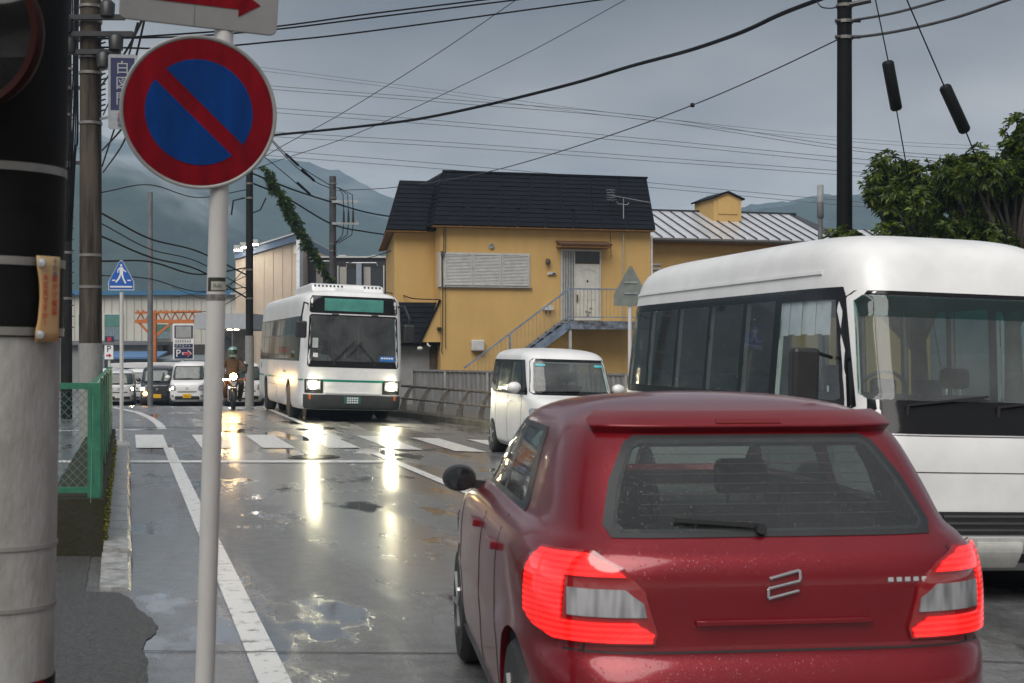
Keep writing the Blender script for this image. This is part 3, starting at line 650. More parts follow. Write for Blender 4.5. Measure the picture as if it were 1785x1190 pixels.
for nm, sg in (('right', -1), ('left', 1)):
    cut_panel(B, nm, [(1.28, .12, Lm - .42), (1.31, .09, Lm - .35), (2.08, .14, Lm - .62), (2.14, .20, Lm - .66)], .004, [(nm, q) for q in MS], 'window_band', SURR, mbus, 30)
    for i, q in enumerate(MS): B.patch(nm, q, .003, nu=8, thick=.006).build('cab_window' if i == 5 else 'side_window', CG if i < 5 else CGF, mbus, 50)
    if sg < 0:
        cw = MB()
        for k in range(7): B.patch(nm, [(1.80 + .01 * (k % 2), 4.16 + k * .112, 4.268 + k * .112), (2.045, 4.16 + k * .108, 4.264 + k * .108)], -.012 - .006 * (k % 2), nu=2, nv=6, thick=.004, mb=cw)
        cw.build('curtain', M('lilac_curtain', (.72, .66, .74), .8, var=.12), mbus, 50)['label'] = 'gathered pale lilac curtain behind the cab window'
    B.patch(nm, [(2.24, .35, Lm - .95), (2.265, .35, Lm - .95)], .014, nu=20, thick=.02).build('rain_gutter', W_PAINT, mbus, 40)
    B.patch(nm, [(.50, 1.7, 4.2), (.508, 1.7, 4.2)], .003, nu=20, thick=.005).build('panel_seam', BLK, mbus)
    for x0 in (4.10, 5.16): B.patch(nm, [(.40, x0, x0 + .008), (1.27, x0, x0 + .008)], .0025, nu=2, thick=.005).build('door_seam', BLK, mbus)
    B.patch(nm, [(1.12, 4.2, 4.36), (1.15, 4.2, 4.36)], .03, nu=5, thick=.035).build('door_handle', BLK, mbus, bevel=.005)
    # mirror on a bent arm
    q = B.side(5.02, 1.5, sg)
    mir = MB().box(-.06, .06, -.1, .1, -.26, .22).build('door_mirror', BLK, mbus, bevel=.03, loc=q + Vector((.16, sg * .27, -.02)))
    MB().tube([(-.14, -sg * .27, .16), (-.02, -sg * .1, .19), (0, 0, .16)], .014, 8).tube([(-.14, -sg * .27, -.2), (-.02, -sg * .1, -.23), (0, 0, -.2)], .014, 8).build('mirror_arm', BLK, mir)
mk = MB()
for r_, zz in enumerate((1.17, 1.13, 1.09)):
    x0 = .34 + (r_ % 2) * .05
    for k in range(7): B.patch('right', [(zz, x0 + k * .075, x0 + k * .075 + .05), (zz + .026, x0 + .01 + k * .075, x0 + k * .075 + .06)], .003, nu=2, nv=2, thick=.004, mb=mk)
mk.build('side_lettering', M('faded_blue_print', (.20, .24, .38), .5), mbus)
for sg in (1, -1):
    B.patch('front', [(.48, sg * .47, sg * .93), (.51, sg * .45, sg * .945), (.62, sg * .47, sg * .95), (.65, sg * .55, sg * .94)], .012, nu=14).build('headlamp_housing', BLK, mbus, 50)
    B.patch('front', [(.50, sg * .49, sg * .78), (.63, sg * .52, sg * .80)], .018, nu=12).build('headlamp', LENS, mbus, 50)
    B.patch('front', [(.50, sg * .80, sg * .92), (.63, sg * .82, sg * .925)], .018, nu=8).build('indicator', M('blue_clear_lens', (.12, .15, .24), .1, .2, var=.3, scale=30), mbus, 50)
B.patch('front', [(.475, -.43, .43), (.55, -.43, .43), (.63, -.44, .44)], .010, nu=14).build('grille', BLK, mbus, 50)
for z_ in (.51, .555, .60): B.patch('front', [(z_ - .008, -.41, .41), (z_ + .008, -.41, .41)], .018, nu=12).build('grille_bar', M('dark_chrome', (.2, .2, .2), .2, .9, var=0), mbus)
B.patch('front', [(.24, -.92, .92), (.30, -.95, .95), (.40, -.97, .97), (.455, -.965, .965)], .025, nu=26, thick=.04).build('bumper', M('grey_bumper', (.35, .35, .34), .4, var=.15), mbus, 50)
B.patch('front', [(.28, -.165, .165), (.43, -.165, .165)], .045, nu=6, thick=.02).build('number_plate', M('yellowed_plate', (.6, .6, .56), .4), mbus)
for z_, y0, y1 in ((.885, -.95, .95), (1.125, -.93, .93)): B.patch('front', [(z_, y0, y1), (z_ + .006, y0, y1)], .002, nu=26, nv=2, thick=.004).build('panel_seam', BLK, mbus)
B.patch('front', [(.30, -.7, .7), (.36, -.72, .72)], .030, nu=16, thick=.01).build('bumper_slot', BLK, mbus)
pm = P(1495, 700, 9.5)
md = Vector((.222, -1.0)).normalized(); left = Vector((-md.y, md.x))        # left of travel = image right
fc = Vector((pm.x, 9.5)) + left * 0.93 + md * 0.15
place(mbus, fc, md, Lm, roll=-.03)

# ---------------------------------------------------------------- white kei van
kv = thing('white_box_van', 'small white boxy van behind the white minibus, in front of the staircase', 'car')
def kei(root, paint, lit=False, plate='yellow', pl_text=None, L=3.4, tall=1.78, detail=True, dark_lower=False):
    k = tall / 1.78
    B = Body([(.17,.10,L-.10,.64,7,6), (.26,.02,L-.02,.71,7,6), (.45,.0,L,.735,7,6), (.70,.0,L-.01,.738,7,6), (.88,.02,L-.05,.736,7,6), (.97*k,.03,L-.16,.73,7,6), (1.02*k,.03,L-.36,.725,7,6),
              (1.06*k,.04,L-.50,.72,8,7), (1.2*k,.05,L-.58,.71,8,7), (1.58*k,.10,L-.80,.665,8,7), (1.66*k,.14,L-.88,.645,7,6), (1.72*k,.24,L-1.05,.58,6,5), (1.76*k,.45,L-1.35,.45,5,4), (1.78*k,.8,L-1.7,.22,4,4)])
    KW = [(1.10*k, -.60, .60), (1.13*k, -.62, .62), (1.53*k, -.575, .575), (1.555*k, -.55, .55)]
    KS = [[(1.08*k, a, b_ + (.12 if b_ > 2 else 0)), (1.54*k, a + .05, b_ - (.12 if b_ > 2 else 0))] for a, b_ in ((.32, .72), (.80, 1.58), (1.66, 2.3))]
    shell(root, B, paint, (.55, L - .62), 0.30, 1.2, nseg=72 if not detail else 96, wins=([('front', KW)] + [(nm, q) for nm in ('left', 'right') for q in KS]) if detail else None)
    if detail:
        for yy in (-.34, .34): seat(root, 1.5, yy, .46, .40, 1.18); seat(root, .65, yy, .46, .40, 1.15)
        MB().box(.1, 2.9, -.62, .62, .30, .34).build('cabin_floor', LINING, root); MB().box(2.3, 2.75, -.6, .6, .75, 1.06).build('dashboard', M('beige_dash', (.20, .19, .17), .7), root, bevel=.05)
        MB().tube([(2.2 + .05 * math.sin(a), -.34 + .17 * math.cos(a), 1.10 + .15 * math.sin(a)) for a in np.linspace(0, 2 * math.pi, 19)], .012, 8).build('steering_wheel', BLK, root)
    for wx in (.55, L - .62):
        for sy in (1, -1): wheel(root, wx, sy * .66, .27, .15)
    if detail: cut_panel(B, 'front', [(1.04*k, -.62, .62), (1.08*k, -.66, .66), (1.56*k, -.61, .61), (1.60*k, -.57, .57)], .004, [('front', KW)], 'windscreen_surround', SURR, root, 18)
    else: B.patch('front', [(1.04*k, -.62, .62), (1.08*k, -.66, .66), (1.56*k, -.61, .61), (1.60*k, -.57, .57)], .004, nu=18).build('windscreen_surround', SURR, root, 50)
    ws_ = B.patch('front', KW, .003 if detail else .009, nu=18, thick=.006).build('windscreen', CGF if detail else M('green_grey_glass', (.045, .058, .052), .04, var=.5, scale=3), root, 50)
    if detail:
        for sg in (1, -1): B.patch('front', [(1.485*k, sg * .40, sg * .54), (1.515*k, sg * .40, sg * .54)], .011, nu=4, nv=2, thick=.003).build('screen_sticker', M('cyan_sticker', (.08, .45, .5), .5), ws_)
    MB().bar(B.at('front', -.5, 1.09*k) + Vector((.02, 0, 0)), B.at('front', .1, 1.11*k) + Vector((.025, 0, 0)), .014, .012).build('wiper', BLK, root)
    for nm, sg in (('right', -1), ('left', 1)):
        if detail: cut_panel(B, nm, [(1.03*k, .25, L-.70), (1.07*k, .2, L-.72), (1.54*k, .3, L-1.02), (1.58*k, .36, L-1.06)], .004, [(nm, q) for q in KS], 'window_band', SURR, root, 22)
        else: B.patch(nm, [(1.03*k, .25, L-.70), (1.07*k, .2, L-.72), (1.54*k, .3, L-1.02), (1.58*k, .36, L-1.06)], .004, nu=22).build('window_band', SURR, root, 50)
        for q in KS: B.patch(nm, q, .003 if detail else .008, nu=8, thick=.006).build('side_window', CG if detail else GLASS, root, 50)
        for x0 in (.78, 1.62, 2.52): B.patch(nm, [(.28, x0, x0 + .007), (1.02*k, x0, x0 + .007)], .0025, nu=2, nv=12, thick=.005).build('door_seam', BLK, root)
        B.patch(nm, [(.90, 1.68, 1.86), (.925, 1.68, 1.86)], .03, nu=5, thick=.035).build('door_handle', CHROME, root, bevel=.005)
        q = B.side(L - .92, 1.12*k, sg)
        mm = MB().lathe([(.03, -.05), (.08, -.045), (.09, 0), (.075, .05), (.02, .08)], 18, 'x').mesh('mirror')
        for v in mm.vertices: v.co.y *= 1.25
        mir = link('door_mirror', mm, paint, root, 60, loc=q + Vector((.04, sg * .15, .02)))
        MB().bar((0, -sg * .15, -.05), (0, 0, -.05), .05, .03).build('mirror_stalk', BLK, mir)
        hl = B.patch('front', [(.62, sg * .46, sg * .69), (.66, sg * .43, sg * .71), (.80, sg * .46, sg * .715), (.84, sg * .52, sg * .70)], .010, nu=10).build('headlamp', LENS, root, 50)
        MB().lathe([(.055, 0), (.055, .02), (.0, .026)], 16, 'x', B.at('front', sg * .56, .72) + Vector((.004, 0, 0))).build('lit_bulb', LAMPW if lit else (LAMPDRL if sg < 0 else LENS), hl)
        B.patch('front', [(.36, sg * .52, sg * .62), (.44, sg * .52, sg * .62)], .008, nu=5).build('fog_lamp', LENS, root, 50)
    gm = BLK
    B.patch('front', [(.26, -.46, .46), (.32, -.50, .50), (.40, -.46, .46)], .006, nu=14).build('lower_grille', gm, root, 50)
    B.patch('front', [(.55, -.36, .36), (.59, -.38, .38)], .006, nu=12).build('grille_slot', gm, root, 50)
    B.patch('front', [(.64, -.40, .40), (.78, -.41, .41)], .007, nu=12).build('grille_panel', paint if not dark_lower else gm, root, 50)
    MB().lathe([(.055, 0), (.055, .012), (.04, .012), (.04, .006), (0, .006)], 20, 'x', B.at('front', 0, .71) + Vector((.006, 0, 0))).build('badge', CHROME, root)
    pc = M('yellow_plate', (.72, .42, .01), .4, var=.04) if plate == 'yellow' else M('yellowed_plate', (.6, .6, .56), .4)
    pl = B.patch('front', [(.33, -.165, .165), (.495, -.165, .165)], .02, nu=4, thick=.012).build('number_plate', pc, root)
    if pl_text:
        p = B.at('front', 0, .40) + Vector((.022, 0, 0))
        text(pl_text, .095, BLK, pl, p, (R(90), 0, R(90)), 'plate_digits')
    return B
kei(kv, W_PAINT, True)
p = P(1012, 700, 21.6)
place(kv, (p.x, 21.6), (.24, -.97), 3.4, roll=-.03)

# ---------------------------------------------------------------- city bus
bus = thing('city_bus', 'white city bus with a green stripe and blank green destination panel', 'bus')
Lb = 9.0
BW = 1.25
B = Body([(.28,.06,Lb-.10,BW-.06,16,14), (.36,.01,Lb-.02,BW-.02,16,14), (.5,.0,Lb,BW,16,14), (.68,.0,Lb,BW+.003,16,14), (.9,.0,Lb-.005,BW+.005,16,14), (1.25,.0,Lb-.02,BW+.003,16,14), (2.5,.02,Lb-.16,BW-.035,16,13),
          (2.85,.04,Lb-.19,BW-.06,14,12), (2.98,.08,Lb-.24,BW-.12,12,10), (3.06,.2,Lb-.36,BW-.28,9,8), (3.10,.5,Lb-.7,BW-.55,6,6), (3.115,1.2,Lb-1.5,BW-.9,4,4)])
BW_ = [(1.42, -1.0, 1.0), (1.46, -1.03, 1.03), (2.43, -1.0, 1.0), (2.475, -.96, .96)]
shell(bus, B, W_PAINT, (2.15, 6.95), 0.50, 1.5, nseg=128, wins=[('front', BW_)])
for k in range(7):
    for yy in (-.85, -.40, .85): seat(bus, 1.0 + k * .85, yy, .42, .75, 1.45, BUSSEAT)
seat(bus, 7.5, -.62, .5, .85, 1.6)
MB().box(.2, 8.7, -1.15, 1.15, .60, .66).build('cabin_floor', LINING, bus); MB().box(8.35, 8.78, -1.1, 1.1, .9, 1.36).build('dashboard', LINING, bus, bevel=.05)
MB().tube([(8.22 + .10 * math.sin(a), -.62 + .23 * math.cos(a), 1.45 + .18 * math.sin(a)) for a in np.linspace(0, 2 * math.pi, 21)], .016, 8).build('steering_wheel', BLK, bus)
for yy in (-.45, .45): MB().tube([(.6, yy, 2.55), (8.0, yy, 2.55)], .018, 6).build('grab_rail', CHROME, bus)
for xx in (3.0, 5.0, 7.0): MB().tube([(xx, .45, .66), (xx, .45, 2.55)], .018, 6).build('grab_pole', M('yellow_grab_pole', (.45, .35, .04), .4), bus)
for wx in (2.15, 6.95):
    for sy in (1, -1): wheel(bus, wx, sy * 1.10, .43, .26, STEEL, True)
    for sy in (1, -1):
        if wx < 3: wheel(bus, wx, sy * .76, .43, .2, STEEL, True)
B.patch('front', [(2.54, -1.0, 1.0), (2.58, -1.04, 1.04), (2.86, -1.03, 1.03), (2.95, -.98, .98)], .005, nu=24).build('destination_surround', SURR, bus, 50)
GD = M('blank_destination_panel', (.06, .24, .20), .25, var=.15, scale=3)
B.patch('front', [(2.60, -.70, .70), (2.89, -.70, .70)], .010, nu=14).build('destination_panel', GD, bus, 50)['label'] = 'blank teal green destination display'
cut_panel(B, 'front', [(1.27, -1.04, 1.04), (1.32, -1.08, 1.08), (2.46, -1.045, 1.045), (2.51, -1.0, 1.0)], .004, [('front', BW_)], 'windscreen_surround', SURR, bus, 26)
BWS = M('bus_front_glass', (.03, .045, .042), .05, var=.55, scale=1.4, col2=(.09, .10, .095))
bws = B.patch('front', BW_, .003, nu=26, thick=.006).build('windscreen', clear_glass('bus_clear_glass', (.88, .94, .92), film=.10), bus, 50)
B.patch('front', [(1.44, .62, .99), (1.56, .62, .985)], .0115, nu=6, thick=.003).build('blue_notice', M('blue_notice_print', (.02, .14, .42), .5), bws)
nt_ = MB()
for k in range(5): B.patch('front', [(1.50, .66 + k * .06, .705 + k * .06), (1.535, .66 + k * .06, .705 + k * .06)], .0125, nu=2, nv=2, thick=.002, mb=nt_)
nt_.build('notice_print', WHITEM, bws)
B.patch('front', [(1.50, -.95, -.84), (1.60, -.95, -.84)], .0115, nu=4, thick=.003).build('white_sticker', WHITEM, bws)
B.patch('front', [(1.72, -.97, -.84), (1.95, -.965, -.835)], .0115, nu=4, thick=.003).build('paper_notice', M('pale_paper', (.45, .48, .46), .7), bws)
for y0, z0, y1, z1 in ((-.45, 1.44, -.04, 1.85), (.50, 1.42, .14, 1.83)):
    a, b_ = B.at('front', y0, z0) + Vector((.03, 0, 0)), B.at('front', y1, z1) + Vector((.035, 0, 0))
    m_ = MB().bar(a, b_, .03, .02); m_.bar(b_ + Vector((.01, -.28, -.30)), b_ + Vector((.01, .05, .06)), .022, .02); m_.tube([B.at('front', y0, 1.33), a], .015, 8)
    m_.build('wiper', BLK, bus)
for y0 in (-.52, .42): B.patch('front', [(2.515, y0, y0 + .16), (2.53, y0, y0 + .16)], .02, nu=4, thick=.02).build('vent_slot', BLK, bus)
GREEN = M('green_stripe_paint', (.0, .20, .13), .3, var=.08)
B.patch('front', [(.935, -.72, .72), (.985, -.72, .72)], .004, nu=24, thick=.006).build('green_stripe', GREEN, bus, 50)
for nm, sg in (('right', -1), ('left', 1)):
    for a, b_ in ((.1, 1.62), (2.68, 6.40), (7.5, 8.88)):
        B.patch(nm, [(.945, a, b_), (.985, a, b_)], .004, nu=24, thick=.006).build('green_stripe', GREEN, bus, 50)
    B.patch(nm, [(1.40, .30, Lb-.42), (2.46, .30, Lb-.46)], .004, nu=40).build('window_band', M('bronze_dark_band', (.035, .028, .018), .12, var=.1), bus, 50)
    xx = .38
    BG = M('bronze_bus_glass', (.05, .045, .035), .03, var=.3, scale=1)
    while xx < Lb - .9:
        x1 = min(xx + 1.08, Lb - .55)
        B.patch(nm, [(1.45, xx, x1), (2.0, xx, x1)], .008, nu=8, thick=.008).build('side_window', M('amber_tinted_bus_glass', (.13, .075, .018), .05, var=.5, scale=.9), bus, 50)
        B.patch(nm, [(2.03, xx, x1), (2.42, xx, x1)], .009, nu=8, thick=.008).build('side_window', BG, bus, 50)
        xx = x1 + .07
    for z_ in (.76,): B.patch(nm, [(z_, 2.7, 6.4), (z_ + .01, 2.7, 6.4)], .003, nu=30, thick=.005).build('panel_seam', BLK, bus)
    B.patch(nm, [(.40, 4.6, 4.61), (.76, 4.6, 4.61)], .003, nu=2, thick=.005).build('panel_seam', BLK, bus)
    B.patch(nm, [(1.16, .9, 1.02), (1.30, .9, 1.02)], .004, nu=2, thick=.006).build('engine_vent', BLK, bus)
    B.patch(nm, [(.66, .12, .4), (1.22, .12, .4)], .004, nu=4, thick=.006).build('engine_vent', M('grey_louvre', (.22, .22, .22), .5), bus)
    a = B.at(nm, Lb - .28, 2.75); mz = a + Vector((.42, sg * .20, -.62))
    mir = MB().box(-.05, .05, -.13, .13, -.2, .2).build('bus_mirror', BLK, bus, bevel=.04, loc=mz)
    MB().tube([a - mz, a - mz + Vector((.2, sg * .12, .02)), Vector((.02, 0, .32)), Vector((0, 0, .18))], .022, 8).build('mirror_arm', BLK, mir)
    # lamp clusters
    B.patch('front', [(.66, sg * .70, sg * 1.12), (.98, sg * .70, sg * 1.13)], .004, nu=14).build('lamp_surround', BLK, bus, 50)
    hl = B.patch('front', [(.74, sg * .76, sg * 1.08), (.95, sg * .76, sg * 1.09)], .010, nu=12).build('headlamp', LENS, bus, 50)
    MB().lathe([(.085, 0), (.085, .02), (.05, .034), (0, .038)], 20, 'x', B.at('front', sg * .92, .85) + Vector((.006, 0, 0))).build('lit_bulb', LAMPB, hl)
    B.patch('front', [(.52, sg * .80, sg * 1.05), (.62, sg * .80, sg * 1.06)], .012, nu=8).build('indicator', AMBER, bus, 50)
    ar = MB()
    # lettering scrawl on the flank
    for k, hgt in enumerate((.10, .05, .08, .05, .05, .05)):
        B.patch(nm, [(1.10, 5.9 + k * .10, 5.93 + k * .10), (1.10 + hgt, 5.91 + k * .10, 5.94 + k * .10)], .003, nu=2, nv=2, thick=.004, mb=ar)
        B.patch(nm, [(1.10, 5.93 + k * .10, 5.99 + k * .10), (1.118, 5.93 + k * .10, 5.99 + k * .10)], .003, nu=2, nv=2, thick=.004, mb=ar)
    ar.build('flank_lettering', M('dark_print', (.08, .09, .10), .5), bus)
B.patch('front', [(.30, -1.1, 1.1), (.36, -1.13, 1.13), (.50, -1.14, 1.14), (.63, -1.14, 1.14)], .014, nu=26, thick=.03).build('bumper', M('dark_grey_bumper', (.03, .032, .032), .45, var=.2), bus, 50)
B.patch('front', [(.655, -.66, .66), (.69, -.66, .66)], .016, nu=16, thick=.02).build('bumper_trim', W_PAINT, bus, 50)
pl = B.patch('front', [(.43, -.19, .19), (.60, -.19, .19)], .024, nu=4, thick=.012).build('number_plate', M('green_plate', (.03, .12, .09), .4), bus)
pg = MB()
for r_ in range(3):
    for k in range(5): B.patch('front', [(.445 + r_ * .05, -.13 + k * .055, -.13 + k * .055 + .038), (.445 + r_ * .05 + .034, -.125 + k * .055, -.125 + k * .055 + .038)], .027, nu=2, nv=2, thick=.004, mb=pg)
pg.build('plate_characters', WHITEM, pl)
# roof air conditioner with slots
ac = MB().prism([(Lb-4.4, 3.07), (Lb-4.1, 3.28), (Lb-1.5, 3.30), (Lb-1.15, 3.26), (Lb-1.05, 3.07)], -.88, .88, 'xz').build('air_conditioner', W_PAINT, bus, bevel=.05)
sl = MB()
for k in range(18):
    y0 = -.82 + k * .093
    if not 8 <= k <= 12: sl.add([(Lb-1.095, y0, 3.13), (Lb-1.095, y0 + .045, 3.13), (Lb-1.135, y0 + .045, 3.25), (Lb-1.135, y0, 3.25), (Lb-1.2, y0, 3.13), (Lb-1.2, y0+.045, 3.13), (Lb-1.2, y0+.045, 3.25), (Lb-1.2, y0, 3.25)], [(0,1,2,3), (4,7,6,5), (0,4,5,1), (1,5,6,2), (2,6,7,3), (3,7,4,0)])
sl.build('intake_slots', BLK, ac)
MB().prism([(Lb-1.2, 3.07), (Lb-1.15, 3.2), (Lb-.75, 3.10), (Lb-.7, 3.05)], -.35, .35, 'xz').build('roof_fairing', W_PAINT, bus, bevel=.03)
p = P(613, 700, 33.4)
place(bus, (p.x, 33.4), (.28, -.96), Lb, roll=-.033)

bpy.context.view_layer.update()
dv_ = thing('person', 'bus driver in a pale shirt seated behind the bus windscreen', 'person', bus.location, bus.rotation_euler)
DRIVER = True
# ---------------------------------------------------------------- queue of cars beyond the crest
BLACKP = M('black_vehicle_paint', (.012, .013, .016), .25, var=.1, coat=.6)
SILV = M('pearl_white_paint', (.55, .56, .57), .3, .1, var=.05, coat=.6)
def queue(name, label, px, Y, L, tall, paint, lit=False, plate='white', txt=None, lean=.30, dark=False):
    r_ = thing(name, label, 'car', group='cars queuing beyond the crest')
    kei(r_, paint, lit, plate, txt, L, tall, detail=False, dark_lower=dark)
    q = P(px, 600, Y); place(r_, (q.x, Y), (lean, -.955), L, z=gY(Y))
    return r_
queue('small_box_car', 'white boxy car with yellow number plate left of the sign pole', 326, 57, 3.4, 1.78, W_PAINT, False, 'yellow', '30-61', .12)
jm = queue('small_off_roader', 'black off-roader with an amber indicator lit, left of the boxy car', 274, 61, 3.4, 1.70, BLACKP, False, 'yellow', None, .18, True)
MB().lathe([(.09, 0), (.09, .02), (0, .03)], 14, 'x', (3.42, -.50, .52)).build('indicator', LAMPO, jm)
queue('white_van', 'white van with headlamps on, left of the black off-roader', 238, 67, 3.6, 1.62, W_PAINT, True, 'white', None, .2)
queue('silver_hatchback', 'pale silver car beside the crosswalk sign pole, one lamp lit', 207, 62, 3.9, 1.55, SILV, True, 'white', None, .26)
queue('white_car', 'white car nearest the green fence, at the far left of the queue', 191, 70, 4.0, 1.62, W_PAINT, False, 'white', None, .26)
queue('white_car', 'white car half hidden behind the white sign pole', 366, 60, 3.8, 1.55, W_PAINT, False, 'white', None, .2)
queue('white_car', 'white car behind the motorcyclist, beside the bus', 428, 53, 3.8, 1.65, W_PAINT, False, 'white', None, .28)

# ---------------------------------------------------------------- motorcycle and rider
mY = 40.3
mp_ = P(405, 700, mY)
mc = thing('motorcycle', 'small motorcycle with its headlamp lit, left of the bus', 'motorcycle', (mp_.x, mY, gz(mp_.x, mY)), (0, 0, math.atan2(-.97, .22)))
tyr = MB(); 
for wx in (0.0, 1.22):
    ww = MB()
    ww.lathe([(.20, -.035), (.27, -.05), (.30, -.02), (.30, .02), (.27, .05), (.20, .035)], 26, 'y').lathe([(.05, -.05), (.05, .05)], 12, 'y')
    for k in range(8):
        a = math.pi * k / 4; ww.bar((0, 0, 0), (math.cos(a) * .22, 0, math.sin(a) * .22), .012, .012)
    ww.build('wheel', RUB, mc, 40, loc=(wx, 0, .30))
DKM = M('dark_bike_metal', (.03, .03, .032), .35, .4, var=.2)
MB().tube([(1.22, .07, .30), (1.02, .07, .92)], .022, 8).tube([(1.22, -.07, .30), (1.02, -.07, .92)], .022, 8).build('fork', DKM, mc)
MB().tube([(.0, .06, .30), (.45, .08, .40), (.95, .03, .82)], .03, 8).tube([(.0, -.06, .30), (.45, -.08, .40), (.95, -.03, .82)], .03, 8).build('frame', DKM, mc)
MB().box(.30, .68, -.12, .12, .24, .58).build('engine', DKM, mc, bevel=.04)
MB().prism([(.55, .66), (.66, .86), (.92, .88), (1.0, .76), (.9, .62)], -.13, .13, 'xz').build('fuel_tank', M('maroon_tank', (.06, .01, .01), .25), mc, bevel=.05)
MB().prism([(-.18, .74), (-.16, .80), (.3, .78), (.58, .76), (.56, .68), (-.1, .68)], -.12, .12, 'xz').build('seat', RUB, mc, bevel=.03)
MB().tube([(.96, .36, 1.02), (1.02, .2, 1.04), (1.03, 0, .98), (1.02, -.2, 1.04), (.96, -.36, 1.02)], .016, 8).build('handlebar', DKM, mc)
for sg in (1, -1): MB().tube([(.98, sg * .28, 1.04), (.97, sg * .34, 1.2)], .008, 6).lathe([(.05, -.01), (.05, .015)], 14, 'x', (.97, sg * .36, 1.22)).build('mirror', BLK, mc)
hl = MB().lathe([(.06, -.08), (.10, -.02), (.105, .02)], 18, 'x', (1.14, 0, .92)).build('headlamp', DKM, mc)
MB().lathe([(.095, .018), (.06, .03), (0, .035)], 18, 'x', (1.14, 0, .92)).build('lit_bulb', M('warm_headlamp_lit', (1, .8, .5), .3, var=0, em=(1, .62, .25), ems=80), hl)
for sg in (1, -1): MB().tube([(1.0, sg * .05, .84), (1.0, sg * .28, .84)], .01, 6).lathe([(.04, -.02), (.045, .02), (0, .035)], 12, 'x', (1.02, sg * .30, .84)).build('indicator', M('warm_headlamp_lit', (1, .8, .5), .3) if sg < 0 else AMBER, mc)
MB().box(1.10, 1.42, -.06, .06, .60, .63).build('front_mudguard', M('pale_mudguard', (.45, .44, .40), .4), mc, bevel=.01)
MB().box(1.06, 1.10, -.09, .09, .66, .82).build('leg_plate', M('pale_mudguard', (.45, .44, .40), .4), mc, bevel=.01)
# rider
ps = thing('person', 'motorcycle rider in a brown jacket and helmet with a mirrored visor', 'person', mc.location, mc.rotation_euler)
def skinned(name, verts, edges, radii, mat, parent, sub=2):
    me = bpy.data.meshes.new(name); me.from_pydata(verts, edges, [])
    o = bpy.data.objects.new(name, me); C.objects.link(o)
    md_ = o.modifiers.new('skin', 'SKIN'); md_.use_smooth_shade = True
    for i, v in enumerate(me.skin_vertices[0].data):
        v.radius = radii[i] if hasattr(radii[i], '__len__') else (radii[i], radii[i]); v.use_root = (i == 0)
    s2 = o.modifiers.new('sub', 'SUBSURF'); s2.levels = sub; s2.render_levels = sub
    dg = bpy.context.evaluated_depsgraph_get(); dg.update()
    m2 = bpy.data.meshes.new_from_object(o.evaluated_get(dg)); m2.name = name
    bpy.data.objects.remove(o); m2.materials.clear()
    for p_ in m2.polygons: p_.use_smooth = True
    return link(name, m2, mat, parent)
V = [(.22, 0, .84), (.26, 0, 1.05), (.34, 0, 1.28), (.36, 0, 1.38), (.38, 0, 1.47),              # pelvis spine chest neck head-base
     (.34, .20, 1.33), (.52, .34, 1.12), (.86, .33, 1.06), (.96, .32, 1.04),
     (.34, -.20, 1.33), (.52, -.34, 1.12), (.86, -.33, 1.06), (.96, -.32, 1.04),
     (.26, .12, .80), (.62, .24, .74), (.44, .20, .36), (.40, .19, .28), (.55, .20, .24),
     (.26, -.12, .80), (.62, -.24, .74), (.44, -.20, .36), (.40, -.19, .28), (.55, -.20, .24)]
E = [(0,1),(1,2),(2,3),(3,4),(2,5),(5,6),(6,7),(7,8),(2,9),(9,10),(10,11),(11,12),(0,13),(13,14),(14,15),(15,16),(16,17),(0,18),(18,19),(19,20),(20,21),(21,22)]
Rr = [(.17,.13),(.18,.14),(.20,.14),.075,.07, .10,.075,.055,.05, .10,.075,.055,.05, .11,.095,.07,.055,.05, .11,.095,.07,.055,.05]
bodyo = skinned('body', V, E, Rr, M('brown_riding_jacket', (.045, .026, .013), .7, var=.3, scale=14, bump=.4, bscale=20), ps)
for sg in (1, -1):
    gl = MB()
    for k in range(4): gl.tube([(.955, sg * (.285 + k * .022), 1.06), (1.0, sg * (.285 + k * .022), 1.055), (1.005, sg * (.285 + k * .022), 1.025), (.97, sg * (.285 + k * .022), 1.01)], [.014, .012, .011, .009], 6)
    gl.tube([(.945, sg * .275, 1.05), (.955, sg * .262, 1.02), (.985, sg * .27, 1.008)], [.014, .012, .010], 6)
    gl.box(.90, .965, sg * .32 - .045, sg * .32 + .045, 1.035, 1.068).build('glove', RUB, bodyo)
hm = MB().lathe([(.02, -.15), (.10, -.14), (.13, -.06), (.14, .02), (.125, .09), (.085, .135), (.02, .152)], 22).build('helmet', M('grey_green_helmet', (.16, .28, .26), .2, var=.2, coat=.8), ps, 60, loc=(.41, 0, 1.60))
vz = MB(); rows = []
for z_ in (-.07, -.03, .02, .06):
    rr = .146 - abs(z_ - .01) * .08
    rows.append([(rr * math.cos(a), rr * math.sin(a), z_) for a in np.linspace(-1.1, 1.1, 12)])
vz.grid(rows).build('visor', M('mirrored_visor', (.10, .14, .10), .06, .8, var=0), hm, 60)

